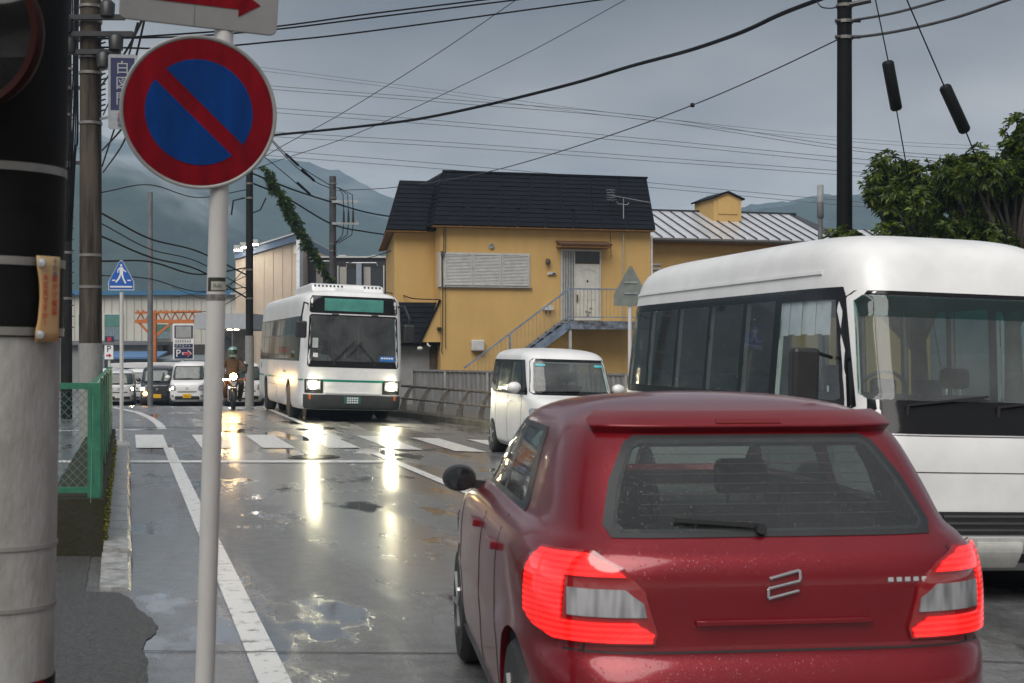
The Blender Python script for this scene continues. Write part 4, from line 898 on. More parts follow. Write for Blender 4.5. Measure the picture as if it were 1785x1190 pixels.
# bus driver: hands on the wheel
V = [(7.62, -.62, 1.0), (7.60, -.62, 1.25), (7.60, -.62, 1.48), (7.61, -.62, 1.58), (7.63, -.62, 1.64),
     (7.60, -.42, 1.50), (7.78, -.36, 1.28), (8.12, -.44, 1.42), (8.2, -.46, 1.46), (7.60, -.82, 1.50), (7.78, -.88, 1.28), (8.12, -.80, 1.42), (8.2, -.78, 1.46),
     (7.68, -.52, .96), (8.10, -.48, 1.00), (8.16, -.48, .74), (7.68, -.72, .96), (8.10, -.76, 1.00), (8.16, -.76, .74)]
E = [(0,1),(1,2),(2,3),(3,4),(2,5),(5,6),(6,7),(7,8),(2,9),(9,10),(10,11),(11,12),(0,13),(13,14),(14,15),(0,16),(16,17),(17,18)]
SKIN = M('skin', (.42, .25, .17), .6, var=.08)
bd_ = skinned('body', V, E, [(.16,.12),(.16,.12),(.18,.12),.06,.055,.085,.06,.045,.04,.085,.06,.045,.04,.09,.08,.06,.09,.08,.06], M('pale_shirt', (.50, .52, .55), .8, var=.1), dv_)
hd = MB().lathe([(.015, -.12), (.055, -.115), (.078, -.05), (.085, .02), (.078, .08), (.045, .115), (.01, .122)], 20).mesh('head')
for v in hd.vertices: v.co.x *= 1.12
hd = link('head', hd, SKIN, dv_, 60, loc=(7.66, -.62, 1.76))
MB().prism([(.085, .0), (.12, -.03), (.085, -.035)], -.015, .015, 'xz').build('nose', SKIN, hd)
for sg in (1, -1): MB().lathe([(.0, -.012), (.012, -.008), (.012, .008), (0, .012)], 8, 'x', (.083, sg * .034, .012)).build('eye', BLK, hd)
MB().box(.078, .092, -.026, .026, -.062, -.052).build('mouth', M('lips', (.25, .10, .08), .6), hd)
hr = MB().lathe([(.088, .03), (.092, .07), (.07, .12), (.02, .14)], 20).mesh('cap')
for v in hr.vertices: v.co.x *= 1.12
cp_ = link('cap', hr, M('navy_cap', (.02, .025, .05), .8), hd, 60)
MB().box(.06, .16, -.06, .06, .035, .05).build('peak', M('navy_cap', (.02, .025, .05), .8), cp_, bevel=.01)
for sg in (1, -1):
    hn = MB()
    yy0 = -.62 + sg * .16
    for k in range(4): hn.tube([(8.19, yy0 - .03 + k * .02, 1.48), (8.235, yy0 - .03 + k * .02, 1.485), (8.24, yy0 - .03 + k * .02, 1.455)], [.011, .010, .008], 6)
    hn.tube([(8.18, yy0 + .045, 1.465), (8.21, yy0 + .05, 1.45), (8.23, yy0 + .045, 1.44)], [.012, .010, .008], 6); hn.box(8.14, 8.195, yy0 - .04, yy0 + .04, 1.45, 1.485)
    hn.build('hand', SKIN, bd_)

# ================================================================ ochre house
OCHRE = M('ochre_stucco', (.56, .36, .13), .85, var=.0, scale=1.6, bump=.35, bscale=60, col2=(.50, .315, .11), stretch=(1, 1, .35), detail=8)
SLATE = M('black_slate', (.008, .0095, .013), .6, var=.35, scale=9, bump=.3, bscale=30, spec=.08)
SOFF = M('brown_soffit', (.26, .13, .035), .8, var=.2)
ALU = M('pale_aluminium', (.48, .48, .46), .45, .2, var=.1)
BLUEP = M('faded_blue_steel_paint', (.17, .22, .29), .5, .2, var=.25, scale=5)
IV = M('ivory_door_paint', (.52, .51, .46), .5, var=.07)
hs = thing('ochre_house', 'two storey ochre stucco house with a steep black slate roof', 'house', (-2.22, 44.3, 0), (0, 0, math.atan2(.26, .9654)))
FX = 6.95
wl = MB().prism([(0, 0), (FX, 0), (FX, 8), (0, 8)], -1.2, 5.62, 'xy').build('wall', OCHRE, hs)
MB().prism([(-1.28, 1.0), (-.004, 1.0), (-.004, 9.5), (.15 - .2, 9.5)], -1.2, 5.5, 'xy').build('wing_wall', OCHRE, hs)
def slope(name, a0, a1, b1, b0, n, thick=.03, parent=hs):   # courses of slates from the eave edge a to the top edge b
    a0, a1, b0, b1 = map(Vector, (a0, a1, b0, b1)); nn = (a1 - a0).cross(b0 - a0).normalized()
    mb = MB(); e_ = .012
    for i in range(n):
        t0, t1 = i / n, (i + 1.12) / n
        p0, p1, q0, q1 = a0.lerp(b0, t0), a1.lerp(b1, t0), a0.lerp(b0, min(1, t1)), a1.lerp(b1, min(1, t1))
        lo = nn * (thick + e_); hi = nn * thick * .6
        m_ = max(1, int((p1 - p0).length / .9))
        for k in range(m_):
            s0, s1 = k / m_, (k + 1) / m_ - .012
            A, Bq, Cq, D = p0.lerp(p1, s0), p0.lerp(p1, s1), q0.lerp(q1, s1), q0.lerp(q1, s0)
            j = nn * random.uniform(-.003, .003)
            mb.add([A + lo + j, Bq + lo + j, Cq + hi + j, D + hi + j, A - nn * .02, Bq - nn * .02, Cq - nn * .02, D - nn * .02], [(0,1,2,3), (7,6,5,4), (0,4,5,1), (1,5,6,2), (2,6,7,3), (3,7,4,0)])
    o_ = mb.build(name, SLATE, parent); return o_
E0, T0 = 5.52, 7.32
mr = MB().add([(-.32,-.34,E0),(FX+.05,-.34,E0),(FX+.05,8.3,E0),(-.32,8.3,E0),(.30,.95,T0),(FX+.22,.95,T0),(FX+.22,7,T0),(.30,7,T0)],
              [(0,3,2,1),(4,5,6,7),(0,1,5,4),(1,2,6,5),(2,3,7,6),(3,0,4,7)]).build('roof', SLATE, hs)
slope('slate_courses', (-.32,-.34,E0), (FX+.05,-.34,E0), (FX+.22,.95,T0), (.30,.95,T0), 12, parent=mr)
slope('slate_courses', (-.32,8.3,E0), (-.32,-.34,E0), (.30,.95,T0), (.30,7,T0), 12, parent=mr)
MB().bar((.26,.93,T0+.03), (FX+.24,.93,T0+.03), .1, .06).build('ridge_cap', SLATE, mr)
MB().box(-.30, FX+.03, -.32, 0, E0-.05, E0-.004).build('soffit', SOFF, mr)
# set-back wing roof, hipped to the left
We, Wt = 5.42, 7.10
wr = MB().add([(-1.62,.62,We),(-.02,.62,We),(-.02,9.8,We),(.0-.25,9.8,We),(-.98,1.75,Wt),(.3,1.75,Wt),(.3,8.6,Wt),(.4-.1,8.6,Wt)],
              [(0,3,2,1),(4,5,6,7),(0,1,5,4),(1,2,6,5),(2,3,7,6),(3,0,4,7)]).build('wing_roof', SLATE, hs)
slope('slate_courses', (-1.62,.62,We), (-.3,.62,We), (.25,1.75,Wt), (-.98,1.75,Wt), 11, parent=wr)
MB().add([(-1.60,.64,We-.006),(-.3,.64,We-.006),(-.3,1.0,We-.006),(-1.28,1.0,We-.006),(-.29,9.78,We-.006),(-.1,9.5,We-.006),
          (-1.60,.64,We-.05),(-.3,.64,We-.05),(-.3,1.0,We-.05),(-1.28,1.0,We-.05),(-.29,9.78,We-.05),(-.1,9.5,We-.05)],
         [(0,1,2,3),(0,3,5,4),(6,9,8,7),(6,10,11,9),(0,6,7,1),(4,10,6,0)]).build('wing_soffit', SOFF, wr)
# steep skirt roof on the road side, closed by an ochre gable
sk = MB().add([(-.01,.0,3.18),(-.62,.0,1.90),(-.01,.0,1.90),(-.01,.5,3.18),(-.62,.5,1.90),(-.01,.5,1.90)], [(0,1,2),(3,5,4),(0,3,4,1),(1,4,5,2),(0,2,5,3)]).build('porch_gable', OCHRE, hs)
slope('slate_courses', (-1.7,.06,1.86), (-.60,.06,1.86), (-.03,.42,3.14), (-1.7,.42,3.14), 8, parent=sk)
MB().prism([(.06, 1.86), (.42, 3.14), (.98, 3.14), (.98, 1.80), (.08, 1.80)], -1.7, -.03, 'yz').build('porch_roof', SLATE, sk)
MB().bar((-.68,-.02,1.84), (-.02,-.02,3.22), .07, .06).build('verge_board', SLATE, sk)
MB().box(-1.6, -.24, .55, .98, -1.2, 1.79).build('porch_wall', M('grey_panel', (.30, .30, .295), .6, var=.08), hs)
MB().box(-.23, -.02, .50, .98, -1.2, 1.79).build('porch_post', M('brown_brickwork', (.10, .07, .05), .8, var=.4, scale=12), hs)
for k in range(9): MB().box(-.2, -.06, .485, .499, -.9 + k * .3, -.9 + k * .3 + .24).build('brick', M('brown_brickwork', (.10, .07, .05), .8), hs)
# triple shutter of louvres
sh = MB().box(.08, 2.88, -.035, .0 - .003, 3.62, 4.70).build('shutter_window', ALU, hs)
for k in range(3):
    x0, x1 = .12 + k * .915, .12 + (k + 1) * .915 - .03
    fr = MB()
    fr.box(x0, x0 + .035, -.065, -.036, 3.68, 4.66); fr.box(x1 - .035, x1, -.065, -.036, 3.68, 4.66)
    fr.box(x0 + .036, x1 - .036, -.065, -.036, 3.68, 3.715); fr.box(x0 + .036, x1 - .036, -.065, -.036, 4.625, 4.66)
    pn = fr.build('shutter_panel', ALU, sh)
    for j in range(20):
        z_ = 3.72 + j * .0452
        MB().add([(x0+.036,-.06,z_),(x1-.036,-.06,z_),(x1-.036,-.04,z_+.04),(x0+.036,-.04,z_+.04),(x0+.036,-.05,z_-.004),(x1-.036,-.05,z_-.004)], [(0,1,2,3),(0,4,5,1)]).build('slat', ALU, pn) if False else None
    lv = MB()
    for j in range(20):
        z_ = 3.72 + j * .0452
        lv.add([(x0+.036,-.062,z_),(x1-.036,-.062,z_),(x1-.036,-.038,z_+.038),(x0+.036,-.038,z_+.038)], [(0,1,2,3)])
    lv.build('louvre_slats', ALU, pn)
MB().box(.04, 2.95, -.08, -.037, 3.585, 3.618).build('window_sill', M('dark_sill', (.06, .055, .05), .5), sh)
MB().box(-.06, -.004, -.10, .3, 3.62, 4.7).build('shutter_box', ALU, hs)
# round vent, lamp, name box, meter, wall box
MB().lathe([(.09, 0), (.09, -.05), (.06, -.06), (.06, -.03), (0, -.03)], 20, 'y', (1.62, -.004, 4.92)).build('wall_vent', M('grey_cap', (.30, .29, .27), .5), hs)
lm = MB().lathe([(.02, .02), (.07, 0), (.085, -.08), (.06, -.16), (.02, -.18)], 14, 'z', (3.45, -.12, 4.52)).build('wall_lamp', M('brown_lamp', (.07, .05, .04), .4), hs)
MB().bar((3.45, -.0, 4.54), (3.45, -.12, 4.54), .04, .03).build('bracket', BLK, lm)
MB().box(3.46, 3.74, -.05, -.004, 4.03, 4.13).build('name_box', IV, hs)
MB().box(3.62, 3.72, -.06, -.051, 4.07, 4.11).box(3.49, 3.73, -.06, -.051, 4.035, 4.055).build('name_slot', BLK, hs)
MB().box(3.30, 3.62, -.16, -.004, 2.92, 3.06).build('post_box', M('grey_white_box', (.50, .50, .48), .5), hs)
MB().box(.95, 1.36, -.22, -.004, 1.62, 1.97).build('vent_hood', M('grey_white_box', (.50, .50, .48), .5), hs, bevel=.04)
# entrance: grille, transom, panelled door
dr = MB().box(3.90, 3.94, -.06, -.003, 2.60, 4.86).box(5.20, 5.24, -.06, -.003, 2.60, 4.86).box(3.941, 5.199, -.06, -.003, 4.81, 4.86).box(4.33, 4.37, -.055, -.003, 2.60, 4.809).build('door_frame', ALU, hs)
MB().box(4.372, 5.198, -.025, -.003, 4.42, 4.808).build('transom_window', GLASS, dr)
MB().box(3.942, 4.329, -.020, -.003, 2.60, 4.808).build('side_light', M('dark_side_light', (.06, .06, .06), .2), dr)
for k in range(7): MB().box(3.955 + k * .054, 3.98 + k * .054, -.050, -.021, 2.62, 4.80).build('grille_bar', ALU, dr)
dd = MB().box(4.372, 5.198, -.04, -.003, 2.60, 4.40).build('door', IV, dr)
for (a, b_, c, d) in ((4.47, 4.68, 3.25, 4.05), (4.90, 5.11, 3.25, 4.05), (4.72, 4.86, 3.25, 4.05), (4.47, 4.74, 2.72, 3.10), (4.83, 5.11, 2.72, 3.10)):
    MB().box(a, b_, -.050, -.041, c, d).build('door_panel', IV, dd, bevel=.008)
MB().prism([(4.46, 4.12), (4.6, 4.25), (4.785, 4.30), (4.97, 4.25), (5.11, 4.12), (4.97, 4.2), (4.785, 4.24), (4.6, 4.2)], -.052, -.041, 'xz').build('door_arch', IV, dd)
MB().prism([(4.785, 3.80), (4.745, 3.85), (4.785, 3.90), (4.825, 3.85)], -.058, -.051, 'xz').build('door_knocker', BLK, dd)
MB().box(4.42, 4.46, -.09, -.041, 3.18, 3.42).build('door_handle', M('aged_brass', (.14, .11, .07), .35, .8), dd, bevel=.008)
for (cx_, cz_) in ((4.76, 2.88), (4.86, 2.85), (4.80, 2.76), (4.90, 2.98)):
    MB().prism([(cx_ + .055 * math.cos(a), cz_ + .04 * math.sin(a)) for a in np.linspace(0, 2*math.pi, 9)[:-1]], -.056, -.051, 'xz').build('flower_emblem', M('grey_emblem', (.18, .19, .19), .6), dd)
MB().prism([(-.55, 4.97), (-.0-.003, 5.10), (-.003, 5.14), (-.56, 5.01)], 3.74, 5.46, 'yz').build('door_canopy', M('brown_canopy', (.10, .05, .025), .6), hs)
MB().box(3.76, 5.44, -.5, -.004, 4.90, 4.965).build('canopy_soffit', SOFF, hs)
# cables and conduits on the left corner
MB().tube([(.10, -.04, 5.5), (.08, -.05, 4.8), (.02, -.06, 4.6), (.05, -.05, 3.4), (.04, -.05, 2.2), (.02, -.05, 1.6), (.05, -.05, 1.55)], .014, 6).tube([(.16, -.04, 5.5), (.13, -.05, 4.4), (.14, -.05, 1.7)], .010, 6).build('conduit', BLK, hs)
MB().box(-.02, .10, -.12, -.004, 4.58, 4.72).build('cable_box', M('brown_lamp', (.07, .05, .04), .4), hs)
MB().box(-.12, .0, -.14, -.004, 2.28, 2.36).build('cable_bracket', BLK, hs)
cam_ = MB().tube([(-.42, -.02, 1.86), (-.46, -.20, 1.82), (-.40, -.30, 1.76)], .025, 8).lathe([(.05, -.1), (.06, .0), (.04, .05)], 12, 'x', (-.66, -.12, 1.70)).build('porch_lamp', IV, hs)
# right side downpipe
MB().tube([(FX + .42, 1.0, 5.42), (FX + .12, .25, 5.25), (FX + .06, .06, 5.15), (FX + .06, .05, -.5)], .04, 10).build('downpipe', M('white_pipe', (.6, .6, .58), .4), hs)

# outside staircase
stt = thing('outside_staircase', 'faded blue steel staircase up to the ivory door of the ochre house', 'staircase', hs.location, hs.rotation_euler)
sx0, sz0, sx1, sz1 = .62, .12, 3.86, 2.53
for yy in (-1.02, -.12):
    MB().bar((sx0 - .1, yy, sz0 - .1), (sx1 + .1, yy, sz1 - .03), .05, .24, up=(0, 0, 1)).build('stringer', BLUEP, stt)
for k in range(12):
    t = (k + .5) / 12; MB().box(sx0 + (sx1 - sx0) * t - .12, sx0 + (sx1 - sx0) * t + .13, -.99, -.15, sz0 + (sz1 - sz0) * t, sz0 + (sz1 - sz0) * t + .03).build('tread', STEEL, stt)
MB().box(sx1, 6.25, -1.06, -.05, 2.50, 2.56).build('landing_deck', M('stained_deck', (.30, .29, .24), .7, var=.3), stt)
MB().box(sx1, 6.25, -1.10, -1.065, 2.30, 2.56).build('landing_beam', M('rusty_blue_beam', (.20, .24, .30), .6, scale=5, col2=(.05, .045, .05), stretch=(1, 1, 2)), stt)
for xx in (3.9, 6.2): MB().box(xx - .04, xx + .04, -1.06, -.98, -1.0, 2.30).build('post', M('grey_post', (.36, .36, .34), .6, var=.2), stt)
MB().bar((sx1, -1.06, 3.56), (6.25, -1.06, 3.56), .05, .04).build('handrail', BLUEP, stt)
MB().bar((sx1, -1.06, 2.68), (6.25, -1.06, 2.68), .03, .03).build('lower_rail', BLUEP, stt)
MB().bar((6.23, -1.06, 3.56), (6.23, -.05, 3.56), .05, .04).build('handrail', BLUEP, stt)
MB().bar((sx0 - .12, -1.06, sz0 + .98), (sx1, -1.06, 3.56), .05, .05).build('handrail', BLUEP, stt)
MB().bar((sx0 - .1, -1.06, sz0 + .12), (sx1, -1.06, sz1 + .18), .03, .03).build('lower_rail', BLUEP, stt)
BAL = M('pale_baluster', (.34, .30, .22), .5, .2, var=.15)
for k in range(19): MB().box(sx1 + .1 + k * .125 - .008, sx1 + .1 + k * .125 + .008, -1.068, -1.052, 2.69, 3.545).build('baluster', BAL, stt)
for k in range(26):
    t = (k + .5) / 26; xx = sx0 + (sx1 - sx0) * t; zz = sz0 + (sz1 - sz0) * t
    MB().box(xx - .008, xx + .008, -1.068, -1.052, zz + .16, zz + 1.0).build('baluster', BAL, stt)
for xx, z0, z1 in ((3.82, 2.30, 3.62), (1.95, 1.10, 2.12)): MB().box(xx - .03, xx + .03, -1.09, -1.03, z0, z1).build('newel_post', BLUEP, stt)

# rear extension with a standing seam roof and a cupola
ex = thing('rear_extension', 'ochre building with a pale standing seam metal roof behind the house', 'building', hs.location, hs.rotation_euler)
MB().box(7.0, 16.2, 4.95, 12, -1.2, 5.62).build('wall', OCHRE, ex)
METAL = M('wet_pale_metal_roof', (.62, .63, .66), .22, .35, var=.12, scale=3, stretch=(1, 3, 1))
SEAM = M('dark_roof_seam', (.03, .032, .036), .4, .4, var=.1)
ez, rz, ey, ry = 5.66, 7.05, 4.45, 8.5
MB().add([(6.2,ey,ez),(16.9,ey,ez),(16.3,ry,rz),(6.2,ry,rz),(6.2,12.5,ez),(16.9,12.5,ez),(6.2,ey,ez-.08),(16.9,ey,ez-.08),(6.2,12.5,ez-.08),(16.9,12.5,ez-.08)],
         [(0,1,2,3),(3,2,5,4),(1,5,2),(0,6,7,1),(6,8,9,7),(4,5,9,8),(0,3,4,8,6),(1,7,9,5)]).build('roof', SEAM, ex)
nn = Vector((0, -(rz - ez), ry - ey)).normalized()
for k in range(23):
    x0 = 6.3 + k * .462
    x1 = x0 + .43
    a, b_, c, d = Vector((x0, ey - .01, ez)), Vector((x1, ey - .01, ez)), Vector((x1, ry - .03, rz - .012)), Vector((x0, ry - .03, rz - .012))
    if x1 > 16.3: continue
    MB().add([a + nn*.02, b_ + nn*.02, c + nn*.02, d + nn*.02, a, b_, c, d], [(0,1,2,3), (7,6,5,4), (0,4,5,1), (1,5,6,2), (2,6,7,3), (3,7,4,0)]).build('roof_panel', METAL, ex)
    MB().bar(Vector((x1 + .016, ey - .02, ez)) + nn * .035, Vector((x1 + .016, ry, rz)) + nn * .03, .03, .06).build('seam', SEAM, ex)
MB().bar((6.2, ry, rz + .03), (16.3, ry, rz + .03), .16, .07).build('ridge_cap', SEAM, ex)
MB().tube([(6.9, ey - .08, ez - .06), (16.9, ey - .08, ez - .06)], .07, 8).build('gutter', M('dark_gutter', (.07, .065, .06), .4), ex)
MB().box(7.0, 16.8, ey + .02, 4.94, ez - .16, ez - .085).build('soffit', SOFF, ex)
MB().box(6.0, 6.95, .1, 4.0, -1, -.9).build('footing', CONC, ex)
for k in range(2): MB().box(7.3, 9.2, 4.90, 4.945, 4.55 + k * .16, 4.63 + k * .16).build('wall_louvre', ALU, ex)
cp = MB().prism([(12.15, 6.5), (13.28, 6.5), (13.28, 7.42), (12.715, 7.66), (12.15, 7.42)], 7.0, 8.9, 'xz').build('cupola', OCHRE, ex)
MB().prism([(12.30, 6.85), (13.13, 6.85), (13.13, 7.38), (12.715, 7.55), (12.30, 7.38)], 6.97, 6.998, 'xz').build('cupola_panel', OCHRE, cp)
for sg in (-1, 1): MB().bar((12.715, 7.95, 7.70), (12.715 + sg * .68, 7.95, 7.42), 2.1, .06, up=(0, 0, 1)).build('cupola_roof', SLATE, cp)
# lower roof carrying on to the right
lo = thing('low_annexe', 'lower metal roofed annexe at the right end of the ochre extension', 'building', hs.location, hs.rotation_euler)
MB().box(16.95, 21, 6.3, 12, -1.2, 5.4).build('wall', OCHRE, lo)
MB().add([(16.92,5.9,5.4),(21.4,5.9,5.4),(21.4,9,6.55),(16.92,9,6.55),(16.92,5.9,5.3),(21.4,5.9,5.3),(21.4,9,6.4),(16.92,9,6.4)], [(0,1,2,3),(7,6,5,4),(0,4,5,1),(1,5,6,2),(2,6,7,3),(3,7,4,0)]).build('roof', METAL, lo)
for k in range(9): MB().bar((17.1 + k * .5, 5.88, 5.43), (17.1 + k * .5, 9, 6.58), .03, .06).build('seam', SEAM, lo)
# aerial mast
an = thing('tv_aerial', 'thin aerial mast with a fish-bone antenna beside the ochre house door', 'antenna', hs.location, hs.rotation_euler)
MB().tube([(5.98, -.12, 2.6), (5.98, -.12, 6.35)], .016, 6).build('mast', STEEL, an)
bm_ = MB().tube([(5.45, -.2, 6.62), (6.9, -.1, 6.42)], .012, 6).tube([(5.75, -.12, 6.42), (5.80, -.12, 6.35), (6.12, -.12, 6.33), (6.16, -.12, 6.40)], .012, 6).tube([(5.98, -.12, 6.33), (5.98, -.12, 6.55)], .012, 6).build('boom', STEEL, an)
for k in range(5): MB().tube([(5.45 + k * .045, -.42, 6.60 + .18 - k * .08), (5.45 + k * .045, .05, 6.60 + .18 - k * .08)], .007, 5).tube([(5.38, -.2, 6.6 + .18 - k * .08), (5.66, -.2, 6.6 + .18 - k * .08)], .007, 5).build('element', STEEL, an)
MB().tube([(5.52, -.14, 6.5), (5.58, -.06, 6.0), (5.56, -.02, 5.5), (5.60, -.02, 4.6)], .007, 5).build('aerial_lead', CABLE, an)

# ================================================================ railings
gr = thing('guard_railing', 'low steel railing with curved fin posts along the right kerb', 'railing')
RAILM = M('wet_brown_steel', (.20, .175, .15), .3, .5, var=.25, scale=6)
gpts = []
Yq = 41.5
while Yq > 16:
    X = kerb_x(Yq) + .16; gpts.append(Vector((X, Yq, gz(X, Yq) + .16))); Yq -= 1.02
for i, p in enumerate(gpts):
    nx = gpts[min(i+1, len(gpts)-1)] - gpts[max(i-1, 0)]; nx.z = 0; nx.normalize(); outw = Vector((-nx.y, nx.x, 0))
    if outw.x < 0: outw = -outw
    mb = MB(); prof = []
    for t in np.linspace(0, 1, 9):
        c = p + Vector((0, 0, t * .66)) + outw * (-.02 + .30 * t * t)
        prof.append((c - outw * (.05 - .02 * t), c + outw * (.13 - .07 * t)))
    vs_ = []
    for sgn in (-1, 1):
        for a, b_ in prof: vs_ += [a + nx * sgn * .022, b_ + nx * sgn * .022]
    n = len(prof); fs = []
    for s_ in (0, 1):
        o_ = s_ * 2 * n
        for k in range(n - 1): fs.append((o_ + 2*k, o_ + 2*k+1, o_ + 2*k+3, o_ + 2*k+2))
    for k in range(n - 1):
        fs.append((2*k, 2*k+2, 2*n+2*k+2, 2*n+2*k)); fs.append((2*k+1, 2*n+2*k+1, 2*n+2*k+3, 2*k+3))
    fs += [(0, 2*n, 2*n+1, 1), (2*n-2, 2*n-1, 4*n-1, 4*n-2)]
    mb.add(vs_, fs).build('post', RAILM, gr)
    if i < len(gpts) - 1:
        q = gpts[i + 1]
        for h_, off, r_ in ((.64, .27, .036), (.33, .02, .026)):
            MB().tube([p + Vector((0, 0, h_)) + outw * off + nx * .03, q + Vector((0, 0, h_)) + outw * off - nx * .03], r_, 8).build('rail', RAILM, gr)
cf = thing('corrugated_fence', 'grey corrugated metal fence behind the railing in front of the house', 'fence')
FEN = M('grey_corrugated_metal', (.26, .255, .25), .4, .3, var=.18, scale=5, stretch=(1, 1, .2))
cpts = [Vector((-2.95, 42.6, 0)), Vector((-1.9, 41.2, 0)), Vector((.6, 38.4, 0)), Vector((3.6, 34.0, 0))]
for a, b_ in zip(cpts[:-1], cpts[1:]):
    L_ = (b_ - a).length; d = (b_ - a) / L_; nrm = Vector((-d.y, d.x, 0)); n = int(L_ / .05); rows = [[], []]
    for k in range(n + 1):
        q = a + d * (L_ * k / n) + nrm * (.014 * (1 if k % 4 in (1, 2) else -1))
        rows[0].append((q.x, q.y, -.35)); rows[1].append((q.x, q.y, 1.02))
    MB().grid(rows).build('panel', FEN, cf)
    MB().bar(a + Vector((0, 0, 1.05)), b_ + Vector((0, 0, 1.05)), .09, .05).build('top_rail', FEN, cf)
    m_ = max(1, int(L_ / 1.3))
    for k in range(m_ + 1):
        q = a + d * (L_ * k / m_) - nrm * .05 * (1 if nrm.y > 0 else -1); MB().box(q.x - .03, q.x + .03, q.y - .02, q.y + .02, -.35, 1.02).build('post', M('pale_fence_post', (.34, .33, .31), .4, .3), cf)

# green chain-link fence on its mossy footing
gf = thing('mossy_footing', 'mossy concrete footing wall under the green fence', 'wall')
MB().add([(-3.70,11.35,-.05),(-3.26,11.35,-.05),(-3.26,11.35,.46),(-3.70,11.35,.46),(-3.70-3.0,22.6,-.05),(-3.26-3.04,22.6,-.05),(-3.26-3.04,22.6,.40),(-3.70-3.0,22.6,.40)],
         [(0,1,2,3),(7,6,5,4),(0,4,5,1),(1,5,6,2),(2,6,7,3),(3,7,4,0)]).build('footing', MOSSY, gf)
MB().box(-8, -3.705, 11.36, 11.62, -.05, .455).build('footing', MOSSY, gf)
mossb = MB()
for k in range(1300):
    t = random.random() ** 1.5; yy = 11.35 + 11 * t; xx = -3.26 - 3.04 * (yy - 11.35) / 11.25 + random.uniform(-.005, .025); zz = random.uniform(.0, .42) ** 1 * random.random()
    s_ = random.uniform(.008, .022)
    mossb.add([(xx - s_, yy, zz), (xx + s_, yy, zz), (xx, yy + s_, zz + s_ * 1.2), (xx, yy - s_, zz + s_)], [(0,1,2),(0,1,3),(1,2,3),(0,2,3)])
o = mossb.build('moss_tufts', M('yellow_green_moss', (.17, .17, .015), .9, var=.4, scale=20), gf); o['kind'] = 'stuff'
GRN = M('green_fence_paint', (.022, .115, .07), .45, .1, scale=9, col2=(.035, .16, .10), spec=.3)
fc_ = thing('green_fence', 'green steel chain link fence on the left pavement edge', 'fence')
def fence_run(a, b_, z0, z1, cell=.07):
    a, b_ = Vector(a), Vector(b_); L_ = (b_ - a).length; d = (b_ - a) / L_
    MB().bar(a + Vector((0,0,z1)), b_ + Vector((0,0,z1)), .045, .05).build('rail', GRN, fc_); MB().bar(a + Vector((0,0,z0)), b_ + Vector((0,0,z0)), .04, .045).build('rail', GRN, fc_)
    H_ = z1 - z0; mb = MB(); n = int((L_ + H_) / cell)
    for k in range(n):
        for sg in (1, -1):
            s0 = k * cell - (H_ if sg > 0 else 0); s1 = s0 + sg * H_
            t0, t1 = 0.0, 1.0
            lo_, hi_ = min(s0, s1), max(s0, s1)
            def cl(sv_): return (sv_ - s0) / (s1 - s0)
            ta, tb = 0, 1
            for lim in (0, L_):
                tt = cl(lim)
                if 0 < tt < 1:
                    if (s0 < 0 and lim == 0) or (s0 > L_ and lim == L_): ta = max(ta, tt)
                    if (s1 < 0 and lim == 0) or (s1 > L_ and lim == L_): tb = min(tb, tt)
            if hi_ < 0 or lo_ > L_ or tb - ta < .02: continue
            pa, pb = a + d * (s0 + (s1 - s0) * ta) + Vector((0, 0, z0 + H_ * ta)), a + d * (s0 + (s1 - s0) * tb) + Vector((0, 0, z0 + H_ * tb))
            mb.tube([pa, pb], .0022, 4, False)
    o_ = mb.build('wire_mesh', M('green_wire', (.10, .20, .175), .5, .2, var=.1), fc_)
fence_run((-6.0, 11.5, 0), (-3.37, 11.5, 0), .52, 1.36)
fence_run((-3.40, 11.55, 0), (-6.3, 22.3, 0), .50, 1.36, .09)
for t in np.linspace(0, 1, 7):
    q = Vector((-3.37, 11.5, 0)).lerp(Vector((-6.3, 22.3, 0)), t); w_ = .055 if t == 0 else .03
    MB().box(q.x - w_, q.x + w_, q.y - .03, q.y + .03, .42, 1.39).build('post', GRN, fc_, bevel=.006)
# bollard-like pipe and shrub behind the fence
wp = thing('white_pipe_rail', 'bent white pipe rail behind the green fence', 'railing', (-5.3, 16.2, 0))
MB().tube([(-.35, 0, 0), (-.25, 0, 1.0), (-.05, .1, 1.02)], .05, 8).build('pipe', M('white_pipe', (.6, .6, .58), .4), wp)
MB().tube([(-.35, 0, .35), (-.7, .05, .45)], .06, 8).build('pipe', M('white_pipe', (.6, .6, .58), .4), wp)

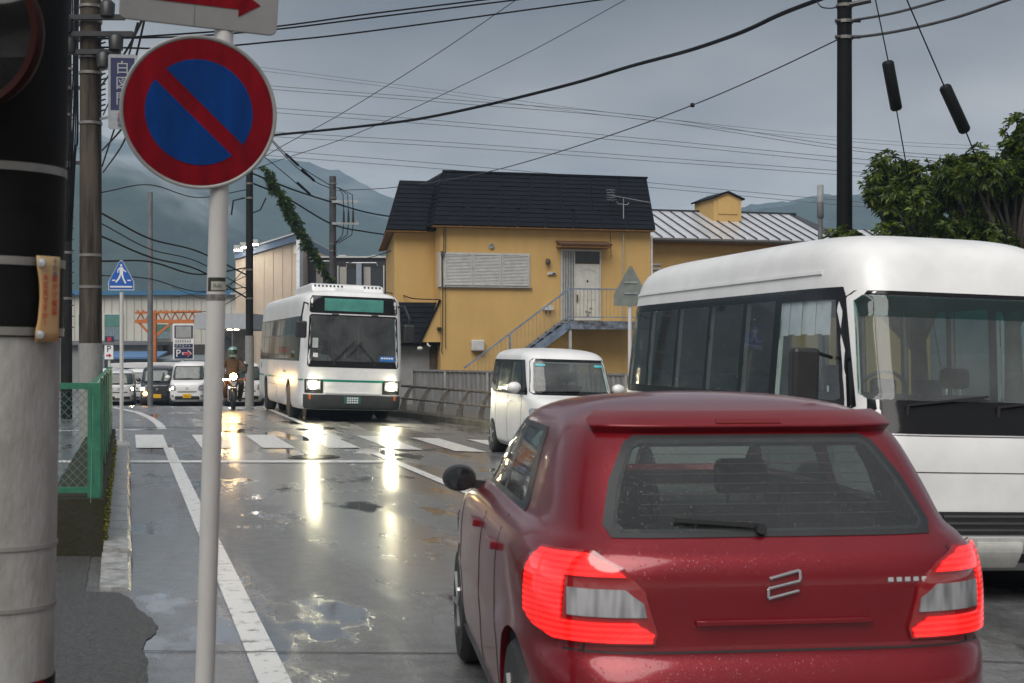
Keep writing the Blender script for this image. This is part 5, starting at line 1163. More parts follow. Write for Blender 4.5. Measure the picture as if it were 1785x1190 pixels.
# ================================================================ leaves
def leaf_mass(name, mat, parent, centres, count, leaf=(.12, .03), rosette=8, seed=1, droop=.25, flat=1.0):
    """whorls of narrow leaves spread over the skin and inside of many small clumps"""
    rg_ = np.random.default_rng(seed); V_, F_ = [], []
    cs = np.array([c[:3] for c in centres]); rs = np.array([c[3] for c in centres]); wts = rs ** 2 / (rs ** 2).sum()
    pick = rg_.choice(len(cs), count, p=wts)
    for i in pick:
        dv_ = rg_.normal(size=3); dv_ /= np.linalg.norm(dv_); rad = rs[i] * rg_.uniform(.55, 1.08) * np.array([1, 1, flat])
        p = cs[i] + dv_ * rad; ax = dv_ + np.array([0, 0, .55]) + rg_.normal(size=3) * .35; ax /= np.linalg.norm(ax)
        t1 = np.cross(ax, [0.3, .9, .1]); t1 /= np.linalg.norm(t1); t2 = np.cross(ax, t1)
        for k in range(rosette):
            a = 2 * math.pi * (k + rg_.uniform(-.25, .25)) / rosette; L_ = leaf[0] * rg_.uniform(.5, 1.35); w_ = leaf[1] * rg_.uniform(.8, 1.2)
            dr_ = (t1 * math.cos(a) + t2 * math.sin(a)) * .85 + ax * rg_.uniform(.15, .8); dr_ /= np.linalg.norm(dr_)
            sd_ = np.cross(dr_, ax); sd_ /= np.linalg.norm(sd_) + 1e-9
            mid_ = p + dr_ * L_ * .55 + np.array([0, 0, .02 * L_]); tip = p + dr_ * L_ - np.array([0, 0, droop * L_])
            o_ = len(V_); V_ += [tuple(p), tuple(mid_ + sd_ * w_), tuple(tip), tuple(mid_ - sd_ * w_)]; F_ += [(o_, o_ + 1, o_ + 2), (o_, o_ + 2, o_ + 3)]
    me = bpy.data.meshes.new(name); me.from_pydata(V_, [], F_); me.validate()
    return link(name, me, mat, parent)
def leaf_mat(name, c1, c2):
    m = bpy.data.materials.new(name); m.use_nodes = True; t = m.node_tree; b = t.nodes['Principled BSDF']
    g_ = t.nodes.new('ShaderNodeNewGeometry'); r = t.nodes.new('ShaderNodeValToRGB')
    t.links.new(g_.outputs['Random Per Island'], r.inputs[0])
    r.color_ramp.elements[0].color = (*c1, 1); r.color_ramp.elements[1].color = (*c2, 1)
    r.color_ramp.elements[1].position = 1.0; x_ = r.color_ramp.elements.new(.7); x_.color = (*[(p_ * .65 + q_ * .35) for p_, q_ in zip(c1, c2)], 1)
    t.links.new(r.outputs[0], b.inputs['Base Color']); b.inputs['Roughness'].default_value = .42; b.inputs['Specular IOR Level'].default_value = .3
    tr = t.nodes.new('ShaderNodeBsdfTranslucent'); t.links.new(r.outputs[0], tr.inputs['Color'])
    mx_ = t.nodes.new('ShaderNodeMixShader'); mx_.inputs[0].default_value = .38
    t.links.new(b.outputs[0], mx_.inputs[1]); t.links.new(tr.outputs[0], mx_.inputs[2]); t.links.new(mx_.outputs[0], t.nodes['Material Output'].inputs[0])
    return m
BARK = M('dark_bark', (.05, .042, .035), .9, var=.3, scale=12, bump=.6, bscale=20)
LEAF = leaf_mat('evergreen_leaf', (.012, .034, .005), (.17, .22, .016))
def tree(label, base, clumps, count, seed, leaf=(.125, .022)):
    tr = thing('evergreen_tree', label, 'tree', base)
    rg_ = random.Random(seed); mb = MB(); top = max(c[2] for c in clumps)
    fork = Vector((0, 0, top * .42))
    mb.tube([(0, 0, -.2), (.05, .02, top * .2), fork], [.20, .16, .13], 10)
    for c in clumps:
        e_ = Vector(c[:3]); md_ = fork.lerp(e_, .5) + Vector((rg_.uniform(-.2, .2), rg_.uniform(-.2, .2), rg_.uniform(0, .3)))
        mb.tube([fork - Vector((0, 0, rg_.uniform(0, .5))), md_, e_], [.07, .04, .012], 6)
    mb.build('trunk', BARK, tr, 60)
    leaf_mass('crown', LEAF, tr, clumps, count, leaf, 9, seed)
    return tr
def clump_field(spec, n, rmin, rmax, seed):      # scatter clumps in a list of (x, y, z, rx, ry, rz) ellipsoids
    rg_ = random.Random(seed); out_ = []
    for _ in range(n):
        x, y, z, rx, ry, rz_ = rg_.choice(spec)
        while True:
            a, b_, c = (rg_.uniform(-1, 1) for _ in range(3))
            if .25 < a*a + b_*b_ + c*c < 1: break
        out_.append((x + a * rx, y + b_ * ry, z + c * rz_, rg_.uniform(rmin, rmax)))
    return out_
tb = P(1600, 600, 26); 
tree('bushy evergreen tree beside the dark utility pole, behind the minibus roof', (tb.x, 26, -.1), clump_field([(0, 0, 3.9, 1.15, 1.3, 1.25), (-1.1, -.1, 3.3, .8, .8, .5), (1.0, .3, 4.2, .8, .9, .9), (-.2, .3, 4.7, .6, .6, .55)], 70, .18, .38, 3), 4000, 5)
tb = P(1764, 600, 25)
tree('taller evergreen tree cut by the right edge of the picture', (tb.x, 25, -.1), clump_field([(.1, 0, 5.0, .8, 1.0, .45), (-.7, -.1, 4.75, .6, .6, .28), (.7, 0, 5.45, .8, .8, .55), (.1, 0, 3.5, 1.2, 1.2, .8), (1.6, .5, 4.5, .9, .9, 1.1)], 80, .18, .36, 8), 4600, 9)
sb = thing('shrub', 'small shrub behind the green chain link fence', 'plant', (-6.9, 17.2, 0))
leaf_mass('foliage', leaf_mat('yellow_green_leaf', (.05, .08, .012), (.13, .15, .03)), sb, [(0, 0, .5, .35), (.3, .1, .4, .3), (-.3, 0, .35, .3)], 300, (.12, .02), 6, 4)
MB().tube([(0, 0, -.05), (0, 0, .5)], .02, 6).tube([(0, 0, .1), (.25, .05, .4)], .015, 6).build('stem', BARK, sb)

# ================================================================ signs
REDS = M('sign_red', (.15, .001, .006), .5, var=.28, scale=7, spec=.1, stretch=(2, 2, .5), detail=10); BLUES = M('sign_blue', (.0005, .030, .15), .5, var=.22, scale=7, spec=.1, stretch=(2, 2, .5), detail=10)
GREYB = M('sign_back_grey', (.20, .22, .20), .5, .3, var=.15); SW = M('sign_white', (.20, .20, .195), .45, var=.08)
POLEW = M('white_pole_paint', (.52, .51, .49), .4, var=.10, scale=5, stretch=(1, 1, .4))
npk = thing('no_parking_sign', 'round red and blue no parking sign on a leaning white pole', 'traffic sign', (0, 0, 0))
sY = 5.6
pt, pb_ = P(392, 0, sY + .06), P(357, 1190, sY + .06)
dirp = (pt - pb_).normalized(); foot = pb_ - dirp * (pb_.z + .3) / dirp.z; topp = pt + dirp * .35
MB().tube([foot, topp], .0375, 24).build('pole', POLEW, npk, 60)
sroot = P(347, 196, sY)
def on_sign(c, yaw, tilt=0): return Matrix.Translation(c) @ Euler((0, tilt, yaw)).to_matrix().to_4x4()
disc = MB().lathe([(.300, .012), (.302, .0), (.298, -.006), (.0, -.006)], 64, 'y').build('disc', GREYB, npk, 40)
disc.matrix_local = on_sign(sroot, R(17), R(-1))
MB().lathe([(.288, -.0065), (.288, -.0085), (.0, -.0085)], 64, 'y').build('red_face', REDS, disc)
for sg in (1, -1):    # two blue halves either side of the slash
    poly = []; rr, half = .208, .030; a0 = math.asin(half / rr)
    for a in np.linspace(a0, math.pi - a0, 40): poly.append((rr * math.cos(a), sg * rr * math.sin(a)))
    ca, sa = math.cos(R(-45)), math.sin(R(-45))
    MB().prism([(x * ca - z * sa, x * sa + z * ca) for x, z in poly], -.0105, -.009, 'xz').build('blue_face', BLUES, disc)
MB().lathe([(.300, -.003), (.304, -.010), (.300, -.0125), (.290, -.010), (.289, -.0088)], 64, 'y', cap=False).build('rim', M('sign_rim', (.24, .24, .235), .4, .3), disc, 50)
MB().bar((.05, .03, .0), (.16, .045, .0), .03, .05).build('clamp', STEEL, disc)
# upper plate with a red arrow
pc = P(349, 8, sY)
plate = MB()
def rrect(w_, h_, r_, n=6):
    q = []
    for cx_, cz_, a0 in ((w_/2-r_, h_/2-r_, 0), (-w_/2+r_, h_/2-r_, 90), (-w_/2+r_, -h_/2+r_, 180), (w_/2-r_, -h_/2+r_, 270)):
        for a in np.linspace(a0, a0 + 90, n): q.append((cx_ + r_ * math.cos(R(a)), cz_ + r_ * math.sin(R(a))))
    return q
ap = MB().prism(rrect(.61, .22, .03), -.006, .006, 'xz').build('arrow_plate', SW, npk, bevel=.003)
ap.matrix_local = on_sign(pc + Vector((0, 0, .02)), R(17), R(3))
MB().prism([(-.22, -.022), (.15, -.022), (.15, -.052), (.235, .003), (.15, .058), (.15, .028), (-.22, .028)], -.0085, -.0065, 'xz').build('arrow', REDS, ap)
MB().box(-.02, -.018, -.0075, -.0062, -.105, .105).build('fold_line', M('dark_print', (.08, .09, .10), .5), ap)
MB().box(.09, .15, .008, .06, -.06, .06).build('clamp', STEEL, ap)
# labels round the pole
def pole_at(y): t = (y - 1190) / -1190.0; return pb_.lerp(pt, t)
def wrap(y0, y1, a0, a1, r_, name, mat):
    rows = []
    for yy in np.linspace(y1, y0, 6):
        c = pole_at(yy); rows.append([c + Vector((math.sin(a) * r_, -math.cos(a) * r_, 0)) for a in np.linspace(a0, a1, 14)])
    return MB().grid(rows).build(name, mat, npk, 60)
wrap(484, 508, -.85, 1.4, .0385, 'label', M('black_label', (.02, .022, .015), .5))
wrap(491, 506, -.35, 1.4, .0392, 'label', M('pale_label', (.40, .40, .34), .5))
wrap(513, 524, -1.4, 1.4, .0385, 'label', M('grey_label', (.16, .15, .14), .6, var=.4, scale=60))
c = pole_at(498.5); text('71-02', .021, M('dark_print', (.08, .09, .10), .5), npk, c + Vector((.012, -.040, 0)), (R(90), 0, R(12)), sx=.75)

# crosswalk sign on the kerb
def pent(w_, h_): return [(-w_/2, -h_/2), (w_/2, -h_/2), (w_/2, -h_/2 + h_ * .28), (.02, h_/2), (-.02, h_/2), (-w_/2, -h_/2 + h_ * .28)]
def crosswalk(label, base, z0, z1, yaw, w_=.42, h_=.50, front=True, zs=None, lean=0.0):
    t = thing('crosswalk_sign', label, 'traffic sign', base, (0, lean, yaw))
    MB().tube([(0, 0, -.1), (0, 0, z1)], .032, 16).build('pole', POLEW, t, 60)
    sy = -.04
    pl_ = MB().prism(pent(w_, h_), sy - .006, sy, 'xz').build('plate', GREYB if not front else M('sign_edge_white', (.6, .6, .6), .4), t, loc=(0, 0, zs))
    if front:
        MB().prism(pent(w_ * .94, h_ * .94), sy - .0085, sy - .0065, 'xz').build('blue_face', M('bright_sign_blue', (.01, .10, .42), .4, var=.05), pl_)
        s_ = w_ / .42; y0, y1 = sy - .011, sy - .009
        fg = MB()
        fg.prism([(.018*math.cos(a)*1.1, .165 + .022*math.sin(a)) for a in np.linspace(0, 2*math.pi, 13)[:-1]], y0, y1)
        fg.prism([(-.03, .135), (.03, .135), (.035, .10), (.028, .02), (-.022, .02), (-.03, .09)], y0 - .0004, y1)
        fg.prism([(-.028, .132), (-.062, .09), (-.062, .04), (-.048, .04), (-.046, .082), (-.02, .11)], y0 - .0008, y1)
        fg.prism([(.022, .132), (.05, .09), (.085, .062), (.078, .048), (.035, .078), (.015, .11)], y0 - .0012, y1)
        fg.prism([(-.020, .025), (.008, .03), (-.02, -.05), (-.075, -.125), (-.098, -.115), (-.05, -.045)], y0 - .0016, y1)
        fg.prism([(-.002, .03), (.028, .025), (.045, -.05), (.085, -.13), (.06, -.14), (.018, -.05)], y0 - .0020, y1)
        fg.box(-.15, -.095, y0 - .0004, y1, -.095, -.075); fg.box(.10, .155, y0 - .0004, y1, -.095, -.075); fg.box(-.18, .18, y0 - .0004, y1, -.205, -.178)
        fg.build('walking_figure', WHITEM, pl_)
    else:
        for zz in (.06, -.12): MB().box(-.11, .11, sy - .022, sy - .007, zz - .015, zz + .015).build('bracket', STEEL, pl_)
        MB().box(-.02, .02, sy - .024, sy - .0225, .055, .075).build('bracket_cap', M('unlit_red_lens', (.12, .003, .004), .1), t)
    return t
cw = P(212, 700, 23.8)
crosswalk('blue and white crosswalk sign showing a walking figure, on a thin white pole', (cw.x, 23.8, .0), 2.66 + .1, 2.62, R(8), zs=2.90)
cw2 = P(1098, 560, 23.6)
crosswalk('grey back of a pentagonal sign on a white pole in front of the ochre house', (cw2.x, 23.6, gz(cw2.x, 23.6)), 0, 2.95, R(12), .58, .66, False, 2.86)

# ================================================================ utility poles
DKPOLE = M('stained_dark_pole', (.014, .0135, .013), .7, spec=.15, var=.35, scale=3, stretch=(3, 3, .3), bump=.3)
BRNPOLE = M('brown_stained_concrete', (.085, .072, .055), .8, spec=.2, scale=2.2, bump=.3, bscale=50, col2=(.018, .014, .011), stretch=(4, 4, .35))
def pole_mesh(base, top, r0, r1, name, mat, parent, n=28): return MB().tube([Vector(base), Vector(base).lerp(Vector(top), .5), Vector(top)], [r0, (r0 + r1) / 2, r1], n).build(name, mat, parent, 60)
# nearest, wrapped in black sheet
near = thing('utility_pole', 'thick concrete utility pole wrapped in black sheet at the left edge', 'utility pole', (0, 0, 0))
nY = 4.2; NR = .168
def near_c(z): a, b_ = P(113, 0, nY).x, P(89, 1190, nY).x; za, zb = P(0, 0, nY).z, P(0, 1190, nY).z; return Vector((b_ + (a - b_) * (z - zb) / (za - zb) - NR, nY, z))
NCONC = M('scuffed_pale_concrete', (.32, .315, .30), .75, scale=7, bump=.3, bscale=60, col2=(.21, .20, .185), stretch=(1, 1, .4))
MB().tube([near_c(-.2), near_c(1.70)], NR, 40).build('shaft', NCONC, near, 60)
SHEET = M('black_wrap_sheet', (.005, .0047, .0045), .6, var=.3, scale=12, bump=.25, bscale=90, spec=.12)
MB().tube([near_c(1.69), near_c(1.72), near_c(7.5)], [NR + .002, NR + .006, NR + .004], 40).build('wrap_sheet', SHEET, near, 60)
BAND = M('dull_steel_band', (.20, .19, .175), .4, .6, var=.25)
def band(z, h_=.012, r_=NR + .009, mat=BAND): MB().tube([near_c(z - h_), near_c(z + h_)], r_, 40, True).build('band', mat, near, 60)
for y_ in (299, 458, 577): band(P(0, y_, nY).z)
for y_ in (945, 1050): band(P(0, y_, nY).z, .006, NR + .004, M('concrete_grey_band', (.20, .19, .18), .7))
MB().tube([near_c(.0), near_c(P(0, 1176, nY).z)], NR + .004, 40).build('base_wrap', SHEET, near, 60)
tagp = MB(); rows = []
TAGO = M('orange_cream_plate', (.46, .26, .10), .5, scale=5, col2=(.40, .30, .16), stretch=(1, 1, .5))
for z_, wv in zip(np.linspace(P(0, 596, nY).z, P(0, 450, nY).z, 9), (1, .98, .9, .87, .85, .86, .9, .97, 1)):
    c = near_c(z_); a1 = 1.30; a0 = a1 - .46 * wv
    rows.append([c + Vector((math.sin(a), -math.cos(a), 0)) * (NR + .022) for a in np.linspace(a0, a1, 8)])
tg = tagp.grid(rows).build('warning_plate', TAGO, near, 60); sol = tg.modifiers.new('s', 'SOLIDIFY'); sol.thickness = .004
tg['label'] = 'curved orange plate with red vertical lettering'
TXR = M('red_plate_lettering', (.45, .03, .02), .5, var=0); TXB = M('blue_plate_lettering', (.08, .10, .14), .5, var=0)
def on_near(a, z): return near_c(z) + Vector((math.sin(a), -math.cos(a), 0)) * (NR + .0285)
def vertical(s, a, ztop, size, mat):
    for i, ch in enumerate(s): text(ch, size, mat, tg, on_near(a, ztop - i * size * 1.02), (R(90), 0, a), ext=.0004)
vertical('大丈夫ですか!', .99, P(0, 487, nY).z, .0215, TXR)
vertical('その車', 1.17, P(0, 458, nY).z, .0195, TXB); vertical('鍵かけ確認', 1.17, P(0, 488, nY).z, .0235, TXR)
for y_ in (462, 584): MB().lathe([(.012, 0), (.012, -.008), (0, -.010)], 12, 'y', on_near(.92, P(0, y_, nY).z)).build('rivet', STEEL, tg)
rp = MB(); rp.grid([[near_c(z_) + Vector((math.sin(a), -math.cos(a), 0)) * (NR + .0055) for a in np.linspace(.95, 1.25, 5)] for z_ in (P(0, 1196, nY).z, P(0, 1176, nY).z)]).build('red_sticker', M('sign_red', (.26, .006, .012), .45), near)
# convex traffic mirror on it
cmr = thing('traffic_mirror', 'round convex traffic mirror with an orange rim on the near pole', 'traffic mirror', P(-52, 60, 3.85), (0, 0, R(-8)))
mz_ = [(0, -.055), (.06, -.052), (.12, -.042), (.17, -.028), (.195, -.018), (.195, .01), (0, .03)]
MB().lathe([(r_, h_) for r_, h_ in mz_], 48, 'y').build('mirror_face', M('dim_mirror', (.022, .022, .022), .06, 1.0, var=0), cmr, 60)
MB().lathe([(.193, -.022), (.205, -.026), (.212, -.005), (.200, .03), (.05, .06)], 48, 'y').build('orange_rim', M('dull_orange', (.018, .003, .002), .5, spec=.1), cmr, 60)
MB().bar((.0, .05, 0), (.05, .2, 0), .05, .05).build('mount', BLK, cmr)
# second pole, with its cable clutter and the navy plate
p2 = thing('utility_pole', 'brown stained concrete utility pole beside the round sign', 'utility pole', (0, 0, 0))
b2 = P(158, 610, 20.5); pole_mesh((b2.x, 20.5, -.2), (b2.x, 20.5, 9.5), .165, .140, 'shaft', BRNPOLE, p2)
z1_ = P(0, 598, 20.5).z
MB().tube([(b2.x, 20.5, .1), (b2.x, 20.5, z1_)], [.172, .170], 28).build('pale_wrap', M('pale_grey_wrap', (.23, .23, .22), .7, var=.12, scale=12, stretch=(2, 2, .5)), p2, 60)
for y_ in (12, 38, 66, 100, 128, 215, 445, 500): MB().lathe([(.165, -.02), (.165, .02)], 24, 'z', (b2.x, 20.5, P(0, y_, 20.5).z)).build('band', BAND, p2, 60)
for k in range(16): MB().tube([(b2.x + .14, 20.45, P(0, 60 + k * 9, 20.5).z), (b2.x + .24, 20.4, P(0, 58 + k * 9, 20.5).z)], .012, 6).build('step_bolt', BLK, p2)
for y_, w_ in ((35, .9), (64, 1.1), (95, .8)): MB().box(b2.x - .5 * w_, b2.x + .6 * w_, 20.28, 20.36, P(0, y_, 20.5).z - .035, P(0, y_, 20.5).z + .035).build('cross_arm', M('dark_steel_arm', (.03, .03, .032), .5, .4), p2)
for k, (xx, y_) in enumerate(((-.3, 50), (.3, 22), (.42, 80), (-.25, 85), (.25, 110))):
    MB().lathe([(.03, -.12), (.10, -.10), (.11, .08), (.06, .13), (.02, .15)], 12, 'z', (b2.x + xx, 20.3, P(0, y_, 20.5).z)).build('insulator', BLK, p2, 50)
NAVY = M('navy_sign_face', (.008, .012, .06), .4, var=.05)
pl2 = MB().prism(rrect(.40, 1.06, .03), -.015, .015, 'xz').build('street_plate', M('plate_grey', (.25, .26, .28), .4), p2, loc=P(214, 160, 20.2) , rot=(0, 0, R(6)))
MB().box(-.165, .165, -.020, -.0155, -.26, .48).build('navy_face', NAVY, pl2)
LTX = M('plate_lettering', (.30, .31, .33), .5, var=0)
for i, ch in enumerate('白図門'): text(ch, .20, LTX, pl2, (.0, -.022, .33 - i * .22), (R(90), 0, 0))
for i, (s_, mt_) in enumerate((('会館', M('dull_red_print', (.25, .03, .03), .5)), ('駐車', NAVY), ('場→', NAVY))): text(s_, .075, mt_, pl2, (.0, -.017, -.33 - i * .075), (R(90), 0, 0))
MB().bar((-.16, .0, .35), (-.35, .25, .35), .03, .03).bar((-.16, 0, -.35), (-.35, .25, -.35), .03, .03).build('arm', STEEL, pl2)
def dark_pole(label, px, Y, ytop, r_, name='utility_pole', mat=DKPOLE, bands=(), pale=None, base_z=None):
    t = thing(name, label, 'utility pole', (0, 0, 0)); X = P(px, 0, Y).x; zt = P(0, ytop, Y).z; zb = (gY(Y) - .2) if base_z is None else base_z
    pole_mesh((X, Y, zb), (X, Y, zt), r_ * 1.08, r_ * .92, 'shaft', mat, t, 20)
    for y_ in bands: MB().lathe([(r_ * 1.12, -.03), (r_ * 1.12, .03)], 20, 'z', (X, Y, P(0, y_, Y).z)).build('band', BAND, t)
    if pale: MB().tube([(X, Y, zb), (X, Y, P(0, pale, Y).z)], r_ * 1.2, 20).build('pale_wrap', M('pale_grey_wrap', (.23, .23, .22), .7), t, 60)
    return t, X
t3, X3 = dark_pole('dark pole crowded with cables between the two left concrete poles', 116, 34, -40, .125, bands=(60, 120, 200, 290, 440, 520))
for k in range(30): MB().tube([(X3 + .12, 33.9, P(0, 20 + k * 19, 34).z), (X3 + .24, 33.8, P(0, 19 + k * 19, 34).z)], .012, 5).build('step_bolt', BLK, t3)
for y_ in (45, 72, 155, 285): MB().box(X3 - .6, X3 + .5, 33.8, 33.9, P(0, y_, 34).z - .04, P(0, y_, 34).z + .04).build('cross_arm', M('dark_steel_arm', (.03, .03, .032), .5, .4), t3)
dark_pole('slim grey steel pole rising behind the crosswalk sign', 262, 58, 335, .11, 'steel_pole', M('dull_grey_steel', (.15, .155, .16), .5, .3, var=.2))
t4, X4 = dark_pole('dark utility pole directly left of the bus', 435, 50, 262, .13, bands=(320, 345, 470, 520), pale=585)
MB().tube([(X4 - .15, 49.9, P(0, 345, 50).z), (X4 - .55, 49.9, P(0, 350, 50).z), (X4 - .62, 49.9, P(0, 375, 50).z)], .03, 6).tube([(X4 + .1, 49.9, P(0, 372, 50).z), (X4 + .4, 49.9, P(0, 366, 50).z), (X4 + .6, 49.9, P(0, 345, 50).z)], .025, 6).build('cable_loop', CABLE, t4)
lamp4 = MB().tube([(X4, 50, P(0, 492, 50).z), (X4 - .5, 49.8, P(0, 500, 50).z)], .02, 6).box(X4 - .62, X4 - .28, 49.7, 49.9, P(0, 512, 50).z - .03, P(0, 512, 50).z + .03).build('street_lamp_arm', M('pale_label', (.40, .40, .34), .5), t4)
t5, X5 = dark_pole('grey utility pole with two cross arms behind the bus roof', 580, 55, 307, .14, mat=M('grey_dark_pole', (.05, .05, .05), .7, var=.3), bands=(320, 345, 425, 437))
for y_ in (352, 390): MB().box(X5, X5 + 1.02, 54.8, 54.9, P(0, y_, 55).z - .045, P(0, y_, 55).z + .045).build('cross_arm', STEEL, t5)
for k in range(3):
    xx = X5 + .45 + k * .18
    MB().tube([(xx, 54.8, P(0, 388, 55).z), (xx, 54.8, P(0, 368, 55).z)], [.05, .03], 8).build('insulator', BLK, t5)
    MB().tube([(xx, 54.8, P(0, 368, 55).z), (xx - .03, 54.8, P(0, 340, 55).z), (X5 + .25, 54.8, P(0, 328, 55).z), (X5, 54.9, P(0, 328, 55).z)], .018, 6).build('jumper_wire', CABLE, t5)
    MB().tube([(xx, 54.8, P(0, 392, 55).z), (xx - .05, 54.8, P(0, 410, 55).z), (X5 + .25, 54.8, P(0, 418 + 3 * k, 55).z), (X5 + .1, 54.85, P(0, 424, 55).z), (X5 + .06, 54.85, P(0, 445, 55).z)], .018, 6).build('jumper_wire', CABLE, t5)
tR, XR = dark_pole('tall black utility pole left of the trees on the right', 1472, 27, -60, .147, mat=M('near_black_pole', (.005, .005, .0055), .65, var=.3, spec=.12), bands=(10, 38, 66), base_z=-.4)
for y_ in (38, 66): MB().tube([(XR - .2, 26.9, P(0, y_, 27).z), (XR + .28, 26.9, P(0, y_, 27).z)], .035, 8).build('clamp', BLK, tR)
MB().tube([(XR, 26.9, P(0, 12, 27).z), (XR + .45, 26.8, P(0, 5, 27).z)], .05, 8).build('insulator', BLK, tR)
vp = thing('vent_post', 'grey post with a paler cylindrical cap in front of the metal roof', 'post', (P(1430, 0, 30).x, 30, -.3))
MB().tube([(0, 0, 0), (0, 0, P(0, 360, 30).z + .3)], .05, 14).build('post', M('dull_grey_steel', (.15, .155, .16), .5), vp, 60)
MB().lathe([(.05, -.35), (.072, -.32), (.072, -.02), (.07, -.01)], 18, 'z', (0, 0, P(0, 352, 30).z + .3)).build('collar', M('dull_grey_steel', (.15, .155, .16), .5), vp, 60)
MB().lathe([(.068, .0), (.068, .32), (.06, .36), (0, .37)], 18, 'z', (0, 0, P(0, 352, 30).z + .3)).build('cap', M('pale_cap', (.32, .33, .34), .5), vp, 60)

# ================================================================ overhead cables
def catmull(pts, n=10):
    out_ = []; q = [pts[0] * 2 - pts[1]] + pts + [pts[-1] * 2 - pts[-2]]
    for i in range(1, len(q) - 2):
        for t in np.linspace(0, 1, n, endpoint=False):
            p0, p1, p2_, p3 = q[i-1], q[i], q[i+1], q[i+2]
            out_.append(.5 * ((2*p1) + (p2_ - p0) * t + (2*p0 - 5*p1 + 4*p2_ - p3) * t*t + (3*p1 - p0 - 3*p2_ + p3) * t**3))
    return out_ + [pts[-1]]
def cable(label, pts, r_, mat=CABLE, group='overhead cables', name='overhead_cable'):
    w_ = [P(*p) for p in pts]
    o_ = MB().tube(catmull(w_), r_, 6).build(name, mat, None, 60)
    return tag(o_, label, 'cable', group)
cable('thick sagging black cable from the right pole across to the round sign', [(1466, -14, 27), (1425, 0, 28), (1360, 25, 29), (1290, 57, 30.5), (1200, 88, 33), (1100, 115, 36), (1000, 145, 39), (860, 180, 42), (730, 207, 45), (620, 221, 47), (480, 235, 50), (438, 240, 50)], .045)
o = cable('thin straight wire from the right pole past its dark weight to the roof', [(1466, 66, 27), (1340, 126, 30), (1207, 183, 33), (1050, 240, 37), (860, 297, 42), (700, 325, 47), (586, 332, 54)], .014, M('grey_wire', (.05, .05, .055), .6, var=0))
bw = MB().lathe([(.0, -.05), (.045, -.045), (.055, 0), (.045, .045), (0, .05)], 12, 'x').build('spiral_weight', CABLE, o, 60, loc=P(1207, 183, 33))
for i, (y0, y1, y2) in enumerate(((118, 180, 240), (124, 186, 246))):
    cable('faint far power line, %s of the top pair' % ('upper' if i == 0 else 'lower'), [(440, y0 - 3, 150), (760, y0 + 38, 150), (1100, y1 + 20, 150), (1500, y2 + 2, 150), (1800, y2 + 18, 150)], .022, M('far_wire', (.09, .09, .095), .7, var=0))
for i, (ya, yb, yc, pos) in enumerate(((150, 203, 258, 'upper wire of the second'), (156, 209, 264, 'lower wire of the second'), (188, 242, 277, 'upper wire of the third'), (196, 249, 285, 'lower wire of the third'), (230, 273, 300, 'upper wire of the fourth'), (238, 280, 307, 'lower wire of the fourth'), (262, 318, 352, 'upper wire of the lowest'), (272, 326, 360, 'lower wire of the lowest'))):
    cable('far power line, %s pair above the house' % pos, [(430, ya - 6, 120), (480, ya, 120), (790, (ya + yb) / 2 - 3, 120), (1130, yb, 120), (1500, yc, 120), (1800, yc + 22, 120)], .026, M('far_wire', (.09, .09, .095), .7, var=0))
cable('thin wire slanting from the top edge down to the far dark pole', [(905, -4, 46), (760, 95, 47), (600, 195, 48), (500, 250, 49), (440, 285, 50)], .012)
cable('thin wire slanting through a dark clamp at the top edge', [(1095, -4, 44), (1085, 2, 44), (900, 102, 46), (640, 225, 48), (490, 278, 49.5), (440, 296, 50)], .012)
for i, (ya, xe, w_) in enumerate(((46, 905, 'topmost'), (51, 960, 'second'), (72, 1115, 'third'))):
    cable('%s of three black cables rising right from the round sign' % w_, [(170, ya + 22 - i * 6, 20.5), (330, ya + 12, 21), (480, ya, 22), (660, ya - 24 + i * 2, 22.5), (xe, -8 if i < 2 else -10, 23.5)], .014)
cable('upper of two grey cables leaving the right pole rightwards', [(1482, 36, 27), (1560, 22, 26), (1650, -3, 25), (1800, -50, 24)], .026, M('grey_wire', (.05, .05, .055), .6, var=0))
cable('lower of two grey cables leaving the right pole rightwards', [(1482, 66, 27), (1560, 55, 26), (1660, 32, 25), (1755, 0, 24), (1800, -16, 23.5)], .028, M('grey_wire', (.05, .05, .055), .6, var=0))
cable('looped black jumper beside the right pole top', [(1424, 2, 27.5), (1432, 12, 27), (1450, 14, 27), (1462, 10, 26.9)], .012)
# guy wires with guard tubes
def guy(label, pts, t0, t1):
    t = thing('guy_wire', label, 'guy wire', (0, 0, 0), group='guy wires with guard tubes')
    MB().tube([P(*p) for p in pts], .010, 6).build('wire', CABLE, t)
    a, b_ = P(*t0), P(*t1)
    MB().tube([a, a.lerp(b_, .04), a.lerp(b_, .96), b_], [.06, .085, .085, .06], 16).build('guard_tube', M('black_guard_tube', (.006, .007, .008), .5, var=.2, spec=.15), t, 50)
guy('guy wire with a black guard tube, nearer the right pole', [(1520, -30, 20), (1548, 105, 20.3), (1563, 193, 20.5), (1582, 300, 21), (1640, 640, 23)], (1547, 106, 20.3), (1563, 192, 20.5))
guy('guy wire with a black guard tube hanging over the right tree', [(1568, -30, 19.5), (1645, 148, 19.8), (1684, 230, 20), (1740, 370, 21), (1830, 640, 23)], (1646, 149, 19.8), (1683, 230, 20))
